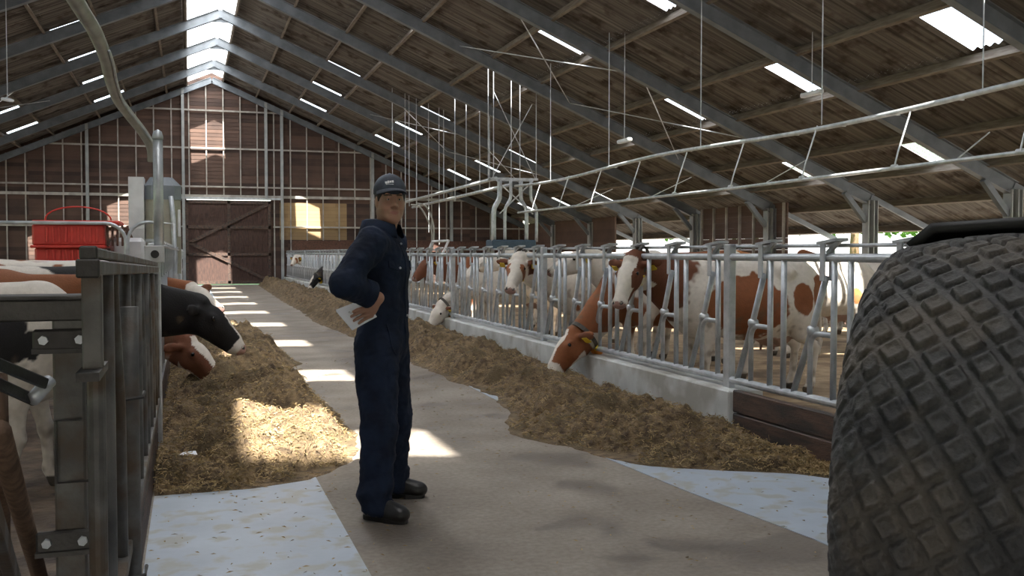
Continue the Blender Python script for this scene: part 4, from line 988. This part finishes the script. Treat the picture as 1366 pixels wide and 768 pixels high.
# right side, noses to the feed fence
cow('red and white cow reaching down through the fence to eat, with orange collar tag', (5.20, 10.20), PI, (3.95, 10.03, .53), (-.42, -.13, -.44), (-.8, -.0, .5), RED, .52, 3.1, 'blaze', .011, collar='orange', scale=1.06)
cow('red and white cow with white blaze and yellow collar tag, looking along the fence', (5.32, 9.02), PI, (4.10, 8.87, 1.335), (-.30, -.24, -.44), (-.75, -.55, .45), RED, .60, 9.4, 'broad', .011, collar='yellow', headcol=DARKRED, patches=[(.02, .95, .44, .33), (-.86, 1.02, .10, .20), (-.62, .98, .12, .16)])
cow('white faced cow with brown ears staring out between the fence bars', (5.35, 12.5), PI, (4.06, 12.3, 1.32), (-.28, -.42, -.42), (-.35, -.62, .5), RED, .95, 21.0, 'whitepatch', .014, collar='yellow', scale=1.06)
cow('all white cow reaching down to the feed beside the man', (5.30, 16.5), PI, (4.04, 16.4, .52), (-.38, -.2, -.5), (-.8, -.5, .4), RED, 1.3, 31.0, 'white', .018, collar='orange')
cow('brown cow seen only in slices right behind the chest of the man', (5.55, 18.4), PI, (4.28, 18.3, 1.28), (-.45, -.2, -.4), (-.6, -.2, .5), RED, .1, 41.0, 'plain', .02, headcol=DARKRED)
cow('black and white cow with yellow neck strap eating near the far end of the kerb', (5.1, 33.6), PI, (3.95, 33.4, .62), (-.35, -.25, -.55), (-.8, -.4, .4), BLACK, .45, 51.0, 'blaze', .03, collar='yellow')
cow('white faced brown cow looking over the kerb farthest down the lane', (5.35, 40.4), PI, (4.0, 40.2, 1.25), (-.3, -.5, -.38), (-.4, -.7, .5), RED, .6, 61.0, 'whitepatch', .035)
cow('white cow standing broadside behind the fence between the two brown headed cows', (5.9, 11.7), PI, (4.75, 11.75, 1.40), (-.5, .1, -.2), (-.3, 0, 1), RED, 1.1, 71.0, 'white', .018)
cow('white cow broadside behind the fence beyond the white faced cow', (5.75, 14.6), PI, (4.65, 14.6, 1.40), (-.5, .2, -.2), (-.3, 0, 1), RED, 1.1, 75.0, 'white', .02)
# farther cows standing in the sunny part
cow('pale cow with orange brown patches standing in full sun behind the fence beside the tyre', (8.30, 12.05), R(178), (7.10, 12.15, 1.36), (-.5, .1, -.25), (-.4, 0, 1), (.42, .17, .06), 1.0, 81.0, 'blaze', .018, patches=[(.38, 1.12, .16, .16), (-.55, .85, .10, .12)])
cow('sunlit white cow turned away near the outer wall, seen between fence and tyre', (10.9, 14.6), R(100), (10.7, 15.8, 1.38), (0, .5, -.25), (0, .4, 1), RED, .8, 91.0, 'blaze', .024)
# left side
cow('black cow with pink nose stretching its neck over the heap of feed', (-1.20, 8.72), 0, (.08, 8.62, .98), (.52, -.10, -.48), (.55, -.1, .65), BLACK, .25, 12.0, 'snip', .012, tagged=False, scale=.98)
cow('brown cow with white blaze head down in the feed under the black cow', (-1.25, 9.95), 0, (-.02, 9.75, .58), (.40, -.30, -.42), (.6, -.4, .45), RED, .5, 17.0, 'blaze', .014, tagged=False, headcol=DARKRED)
cow('brown and white cow raising its face behind the black one', (-1.45, 11.6), 0, (.02, 11.40, 1.02), (.35, -.45, -.20), (.1, -.5, .8), RED, .5, 27.0, 'broad', .016, tagged=False)
cow('white cow with black patches standing behind the barred gate, its foreleg by the square post', (-1.32, 6.6), 0, (-.55, 7.35, .95), (-.1, .5, -.35), (.3, .3, .8), BLACK, .62, 33.0, 'blaze', .013, tagged=False, legs=1.0, scale=.93, patches=[(.30, 1.0, .17, .20), (.47, .98, .05, .10), (-.5, .9, .2, .2)])
cow('white cow with brown patches on its back, behind the black patched one', (-1.75, 7.75), R(3), (-.62, 7.85, 1.15), (.4, .1, -.4), (.3, 0, .8), RED, .62, 44.0, 'blaze', .018, tagged=False, scale=.97, patches=[(.35, 1.32, .22, .10), (-.25, 1.33, .24, .12), (.0, .9, .1, .1)])

# ------------------------------------------------------------------ the man
MO = RGT * (-.72) + Vector((FWD.x, FWD.y, 0)).normalized() * 5.60; MO.z = 0
HEAD = R(-30)
def sdf_obj(F, name, material, parent, relax_=1, disp=None):
    V, Q = F.surface(); V = relax(V, Q, relax_, .5)
    if disp is not None:
        N = np.zeros_like(V); a = V[Q[:, 1]] - V[Q[:, 0]]; b = V[Q[:, 3]] - V[Q[:, 0]]; fn = np.cross(a, b)
        for i in range(4): np.add.at(N, Q[:, i], fn)
        N /= np.linalg.norm(N, axis=1)[:, None] + 1e-9; V = V + N * disp(V)[:, None]
    return mesh_obj(name, V, Q, material, parent, smooth=True), V
HC = Vector((.040, 0, 1.742)); HR = R(-57)       # head centre; the face turns towards the lens
hc_, hs_ = math.cos(HR), math.sin(HR)
def HT(x, y, z): return (HC.x + x * hc_ - y * hs_, HC.y + x * hs_ + y * hc_, HC.z + z)
hrot = [(hc_, hs_, 0), (-hs_, hc_, 0), (0, 0, 1)]
ELB, WRI, SHO = (-.085, -.37, 1.285), (.035, -.195, 1.205), (-.01, -.185, 1.50)
F = Field((-.36, -.48, -.01), (.34, .42, 1.90), .0045)
# body under the clothes
F.ell((0, 0, 1.36), (.10, .15, .20), .05); F.ell((0, 0, 1.12), (.095, .13, .16), .05); F.ell((-.01, 0, .98), (.11, .15, .12), .05)
F.cone((-.01, -.13, 1.50), (-.01, .13, 1.50), .07, .07, .05)
FT = {-1: (.035, -.225), 1: (-.045, .275)}
for sg in (-1, 1):
    fx, fy = FT[sg]
    F.cone((-.01, sg * .09, .92), (fx * .4 + .02, sg * .09 + (fy - sg * .09) * .5, .50), .085, .055, .04); F.cone((fx * .4 + .02, sg * .09 + (fy - sg * .09) * .5, .50), (fx, fy, .12), .055, .032, .03)
    F.ell((fx + .05, fy, .055), (.09, .028, .028), .02)
F.cone(SHO, ELB, .052, .045, .03); F.cone(ELB, WRI, .045, .030, .02)
F.cone((-.01, .185, 1.50), (-.10, .25, 1.24), .052, .042, .03); F.cone((-.10, .25, 1.24), (-.15, .10, 1.06), .042, .03, .02); F.ell((-.16, .06, 1.03), (.02, .04, .03), .02)
# neck and head
F.cone((-.02, 0, 1.49), HT(-.02, 0, -.07), .066, .058, .03)
F.ell(HT(-.018, 0, .035), (.100, .074, .100), .02, hrot); F.ell(HT(.018, 0, -.030), (.078, .060, .090), .03, hrot)
for sg in (-1, 1):
    F.cone(HT(-.01, sg * .050, -.060), HT(.060, sg * .020, -.100), .026, .022, .03)
    F.ell(HT(.038, sg * .036, -.032), (.030, .024, .030), .04, hrot)
    F.ell(HT(-.004, sg * .077, -.010), (.020, .009, .033), .008, hrot); F.ell(HT(.0, sg * .088, -.008), (.010, .005, .018), .006, hrot, cut=True)
    F.ell(HT(.097, sg * .033, .004), (.016, .017, .012), .012, hrot, cut=True)
for sg in (-1, 1):
    F.ell(HT(.0735, sg * .032, .003), (.0150, .0155, .0145), .006, hrot)
    F.ell(HT(.0895, sg * .032, .002), (.0100, .0140, .0062), .002, hrot, cut=True)
F.cone(HT(.066, 0, -.104), HT(.060, 0, -.108), .024, .024, .02)
F.cone(HT(.074, -.034, .026), HT(.074, .034, .026), .016, .016, .015)
F.cone(HT(.086, 0, .012), HT(.108, 0, -.030), .008, .0135, .012)
for sg in (-1, 1): F.ell(HT(.096, sg * .013, -.036), (.012, .009, .009), .006, hrot)
F.cone(HT(.082, -.020, -.066), HT(.082, .020, -.066), .0085, .0085, .008); F.cone(HT(.080, -.017, -.077), HT(.080, .017, -.077), .0095, .0095, .008)
F.cone(HT(.095, -.022, -.0715), HT(.095, .022, -.0715), .0022, .0022, .004, cut=True)
# right hand on the hip: palm, thumb, four curled fingers
w = Vector(WRI); F.ell((.012, -.205, 1.158), (.024, .016, .046), .02); F.cone(WRI, (.014, -.205, 1.165), .029, .027, .02)
fing = [((-.004, -.212, 1.160), (-.040, -.222, 1.152), (-.076, -.222, 1.141), (-.100, -.217, 1.130)), ((-.004, -.212, 1.141), (-.046, -.223, 1.132), (-.084, -.223, 1.117), (-.110, -.218, 1.104)),
        ((.000, -.212, 1.123), (-.038, -.222, 1.112), (-.072, -.222, 1.095), (-.096, -.217, 1.081)), ((.006, -.210, 1.108), (-.024, -.219, 1.095), (-.050, -.219, 1.079), (-.068, -.214, 1.067))]
for f_ in fing:
    for a, b, r1, r2 in zip(f_[:-1], f_[1:], (.0100, .0092, .0085), (.0092, .0085, .0078)): F.cone(a, b, r1, r2, .004)
F.cone((.02, -.20, 1.180), (-.012, -.190, 1.168), .013, .011, .01); F.cone((-.012, -.190, 1.168), (-.045, -.186, 1.160), .011, .009, .006)
man, V = sdf_obj(F, 'person', M['skin'], None, 1)
man.location = MO; man.rotation_euler = (0, 0, HEAD)
tag(man, 'man in navy overalls and dark cap standing in the lane, right hand on hip', 'person')
q = V - np.array(HC); fx = q[:, 0] * hc_ + q[:, 1] * hs_; fy = -q[:, 0] * hs_ + q[:, 1] * hc_; fz = q[:, 2]
C = np.tile(np.array((.36, .195, .135)), (len(V), 1)); n_ = vnoise(V, 35, 2, 2); C *= (1 + .06 * n_)[:, None]
lip = (fx > .07) & (np.abs(fy) < .027) & (np.abs(fz + .0715) < .0105 * (1 - (fy / .026) ** 2)); C[lip] = (.29, .125, .10)
ck = (fx > .03) & (np.hypot(np.abs(fy) - .045, fz + .035) < .025); C[ck] = C[ck] * .8 + np.array((.40, .17, .13)) * .2
be = (fz < -.05) & (fx > -.02) & ~lip & (fz > -.14); C[be] *= .86
brow = (fx > .06) & (np.abs(np.abs(fy) - .034) < .020) & (np.abs(fz - .027 + .1 * np.abs(np.abs(fy) - .03)) < .0045); C[brow] = (.06, .035, .022)
set_coat(man, C)
for sg in (-1, 1):
    e = ball('eye', HT(.0725, sg * .032, .003), .0138, M['eye_white'], man, 14); ball('iris', HT(.0832, sg * .031, .002), .0048, M['eye_black'], e, 10)
# hair below the cap
F = Field((HC.x - .15, HC.y - .15, HC.z - .10), (HC.x + .15, HC.y + .15, HC.z + .17), .0055)
F.ell(HT(-.022, 0, .035), (.103, .083, .100), .01, hrot); F.ell(HT(-.06, 0, -.03), (.060, .068, .055), .02, hrot)
for sg in (-1, 1): F.cone(HT(.025, sg * .072, .03), HT(.022, sg * .073, -.005), .009, .006, .01)
F.ell(HT(.10, 0, -.01), (.095, .10, .12), .01, hrot, cut=True) if False else F.ell(HT(.105, 0, -.02), (.080, .085, .13), .01, hrot, cut=True)
for sg in (-1, 1): F.ell(HT(.0, sg * .085, -.02), (.024, .03, .04), .006, hrot, cut=True)
sdf_obj(F, 'hair', M['hair'], man)
# cap
F = Field((HC.x - .24, HC.y - .24, HC.z - .02), (HC.x + .24, HC.y + .24, HC.z + .19), .0055)
F.ell(HT(-.014, 0, .052), (.112, .090, .098), .012, hrot); F.ell(HT(-.014, 0, -.075), (.20, .20, .118), .006, hrot, cut=True); F.ell(HT(-.014, 0, .045), (.102, .080, .086), .004, hrot, cut=True)
sdf_cap = sdf_obj(F, 'cap', M['navy_dark'], man)[0]
mb = MB(); K = 22; J = 8; rim_ = []
for i in range(K + 1):
    a = -1.25 + 2.5 * i / K
    for j in range(J + 1):
        t = j / J; ri = .100 + (.075 * math.cos(a * .62)) * t; x = ri * math.cos(a) * (1 if t == 0 else 1) - .012; y = (.082 + .006 * t) * math.sin(a) * (1 + .04 * t)
        z = .060 - 1.5 * y * y * (1 + .6 * t) - .016 * t * t
        rim_.append(HT(x, y, z))
mb.V = [tuple(v) for v in rim_]; mb.F = [(i * (J + 1) + j, (i + 1) * (J + 1) + j, (i + 1) * (J + 1) + j + 1, i * (J + 1) + j + 1) for i in range(K) for j in range(J)]
b_ = mb.build('brim', 'navy_dark', sdf_cap, smooth=True); sm = b_.modifiers.new('t', 'SOLIDIFY'); sm.thickness = .004
mb = MB()
for k, (y0, y1, z0, z1) in enumerate(((-.046, -.036, .088, .100), (-.034, -.026, .090, .104), (-.024, -.014, .093, .104), (-.012, -.002, .094, .106), (-.044, -.004, .083, .086))):
    def sp(y, z):
        x = .112 * math.sqrt(max(0, 1 - (y / .090) ** 2 - ((z - .052) / .098) ** 2)) - .012; return HT(x, y, z)
    mb.plate([sp(y0, z0), sp(y1, z0 + .001), sp(y1, z1), sp(y0, z1 - .001)], .004)
mb.build('emblem_stitching', 'white_paint', sdf_cap)
mb = MB(); mb.lathe([(.0085, 0), (.007, .004), (.001, .006)], HT(-.014, 0, .148), n=12); mb.build('top_button', 'navy_dark', sdf_cap)
# overalls
def folds(V):
    P = V.copy(); d = .010 * vnoise(P * np.array([1, 1, .55]), 9, 3, 3) + .004 * vnoise(P * np.array([1, 1, 1.5]), 26, 9, 2)
    lg = np.clip((.95 - V[:, 2]) / .1, 0, 1); d += lg * .007 * np.sin(V[:, 2] * 46 + 3 * vnoise(P, 4, 1, 2)) * np.clip((.45 - V[:, 2]) / .3, .15, 1)
    return d
F = Field((-.42, -.52, .02), (.34, .46, 1.66), .0085)
F.ell((.0, 0, 1.36), (.135, .185, .21), .06); F.ell((.005, 0, 1.14), (.130, .165, .18), .06); F.ell((-.012, 0, .97), (.145, .175, .14), .06)
F.cone((-.015, -.135, 1.495), (-.015, .135, 1.495), .088, .088, .05); F.cone((-.02, -.05, 1.54), (-.02, .05, 1.54), .07, .07, .05)
for sg in (-1, 1):
    fx_, fy_ = FT[sg]; kx, ky = fx_ * .4 + .015, sg * .10 + (fy_ - sg * .10) * .5
    F.cone((-.015, sg * .09, .90), (kx, ky, .50), .128, .098, .04); F.cone((kx, ky, .50), (fx_ - .005, fy_, .14), .098, .088, .03); F.cone((fx_ - .005, fy_, .14), (fx_ + .002, fy_, .09), .090, .092, .02)
F.cone(SHO, ELB, .088, .078, .04); F.cone(ELB, tuple(Vector(ELB).lerp(Vector(WRI), .62)), .080, .066, .03)
F.cone((-.01, .185, 1.50), (-.10, .255, 1.24), .085, .073, .04); F.cone((-.10, .255, 1.24), (-.15, .11, 1.07), .073, .056, .03)
for sg in (-1, 1): F.cone((FT[sg][0] - .005, FT[sg][1], .04), (FT[sg][0] - .005, FT[sg][1], -.05), .072, .080, .004, cut=True)
F.cone((-.02, 0, 1.61), (.03, 0, 1.76), .066, .085, .01, cut=True)
ov, _ = sdf_obj(F, 'overalls', M['navy'], man, 2, folds)
# collar
mb = MB(); K = 24
ring = []
for i in range(K + 1):
    a = R(28) + R(304) * i / K; o_out = .020 if True else 0
    for r_, z in ((.078, 1.560), (.084, 1.638), (.104, 1.630), (.124, 1.562), (.116, 1.554), (.090, 1.615)):
        fr = math.cos(a); ring.append((-.012 + r_ * math.cos(a) * 1.05, r_ * math.sin(a), z - .028 * max(0, fr)))
mb.V = ring; mb.F = [(i * 6 + j, (i + 1) * 6 + j, (i + 1) * 6 + (j + 1) % 6, i * 6 + (j + 1) % 6) for i in range(K) for j in range(6)]
mb.build('collar', 'navy', ov, smooth=True)
def front(y, z):      # x of the overalls' front surface
    best = None; p = Vector((.40, y, z))
    hit = ov_bvh.ray_cast(p, Vector((-1, 0, 0))); return hit[0] if hit[0] is not None else Vector((.13, y, z))
from mathutils.bvhtree import BVHTree
ov_bvh = BVHTree.FromPolygons([v.co.copy() for v in ov.data.vertices], [tuple(p.vertices) for p in ov.data.polygons])
mb = MB(); P_ = [front(.0, z) for z in np.linspace(1.53, .92, 16)]
for a, b in zip(P_[:-1], P_[1:]): mb.bar(a + Vector((-.002, 0, 0)), b + Vector((-.002, 0, 0)), .045, .010, up=(1, 0, 0))
mb.build('placket', 'navy', ov)
for (cy, cz) in ((-.095, 1.385), (.095, 1.385)):
    pts_ = [front(cy + dy, cz + dz) + Vector((.006, 0, 0)) for dy, dz in ((-.055, .02), (.055, .02), (.055, -.015), (0, -.035), (-.055, -.015))]
    mb = MB(); mb.plate(pts_, .008); fl = mb.build('pocket_flap', 'navy', ov); q_ = front(cy, cz - .018) + Vector((.010, 0, 0))
    ball('button', tuple(q_), .007, M['galv'], fl, 10)
for cz in (1.50, 1.10):
    q_ = front(.0, cz); ball('snap_button', (q_.x + .006, q_.y, q_.z), .007, M['galv'], ov, 10)
# side pocket slit and belt seam
mb = MB(); P_ = []
for t in np.linspace(0, 1, 8):
    z = 1.06 - .17 * t; hit = ov_bvh.ray_cast(Vector((.06 + .05 * (t), -.5, z)), Vector((0, 1, 0)))
    if hit[0] is not None: P_.append(hit[0])
if len(P_) > 2: mb.tube(P_, .005, 6); mb.build('pocket_welt', 'navy', ov)
cuff = Vector(ELB).lerp(Vector(WRI), .66); dr = (Vector(WRI) - Vector(ELB)).normalized()
mb = MB(); mb.lathe([(.058, -.03), (.075, -.030), (.077, .024), (.068, .030), (.052, .026)], cuff, dr, 20); mb.build('rolled_cuff', 'navy', ov, smooth=True)
# shoes
for sg, splay in ((-1, -14), (1, 8)):
    fx_, fy_ = FT[sg]; a = R(splay); ca, sa = math.cos(a), math.sin(a)
    T = lambda x, y, z: (fx_ + x * ca - y * sa, fy_ + x * sa + y * ca, z)
    rt = [(ca, sa, 0), (-sa, ca, 0), (0, 0, 1)]
    F = Field((fx_ - .16, fy_ - .14, -.01), (fx_ + .26, fy_ + .14, .16), .006)
    F.ell(T(-.03, 0, .060), (.062, .043, .062), .03, rt); F.ell(T(.08, .004 * sg, .050), (.105, .047, .045), .03, rt); F.ell(T(.142, .004 * sg, .047), (.062, .052, .046), .03, rt); F.cone(T(-.005, 0, .08), T(-.01, 0, .13), .047, .045, .03); F.cone(T(.02, 0, .10), T(.10, 0, .07), .04, .035, .03)
    F.ell(T(.06, 0, -.10), (.5, .3, .112), .003, rt, cut=True)
    sh_o = sdf_obj(F, 'shoe', M['shoe'], man)[0]
    mb = MB(); pr = []
    for i in range(28):
        t = 2 * math.pi * i / 28; x = .052 + .138 * math.cos(t); wdt = .050 if x > .07 else (.043 if x < -.01 else .040); pr.append(T(x, wdt * math.sin(t) * (abs(math.sin(t)) ** -.35 if abs(math.sin(t)) > .05 else 1), 0)[:2])
    mb.prism(pr, .0, .024); mb.build('sole', 'black_rubber', sh_o)
# papers in the hand
R3 = Matrix.Rotation(HEAD, 3, 'Z')
def wl_(p): return MO + R3 @ Vector(p)
d0 = (wl_((-.07, -.203, 1.11)) - Vector((0, 0, CAMZ))).dot(FWD) 
A, B_, C_, D_ = pf(448, 413, d0), pf(489, 397, d0 + .0), pf(501, 420, d0), pf(468, 438, d0)
nn = (B_ - A).cross(C_ - A).normalized()
if nn.dot(FWD) < 0: nn = -nn
t = empty('folded_papers', tuple(A), 'folded white papers held in the hand of the man against his hip', 'papers')
for k in range(4):
    o_ = nn * (.0035 * k) + Vector((0, 0, -.0035 * k)); sk = RGT * (.002 * k)
    mb = MB(); mb.plate([A + o_ - sk * 0, B_ + o_, C_ + o_ + sk, D_ + o_ + sk], .0012); mb.build('sheet', 'paper', t, tuple(A))
mb = MB()
for (u_, v_, s1) in ((.26, .30, .010), (.55, .42, .009), (.30, .36, .006)):
    p = A + (B_ - A) * u_ + (D_ - A) * v_ - nn * .002; mb.tube([p, p + (B_ - A).normalized() * s1, p + (D_ - A).normalized() * s1 * .7], .0012, 5)
mb.build('scribble', 'black_rubber', t, tuple(A))
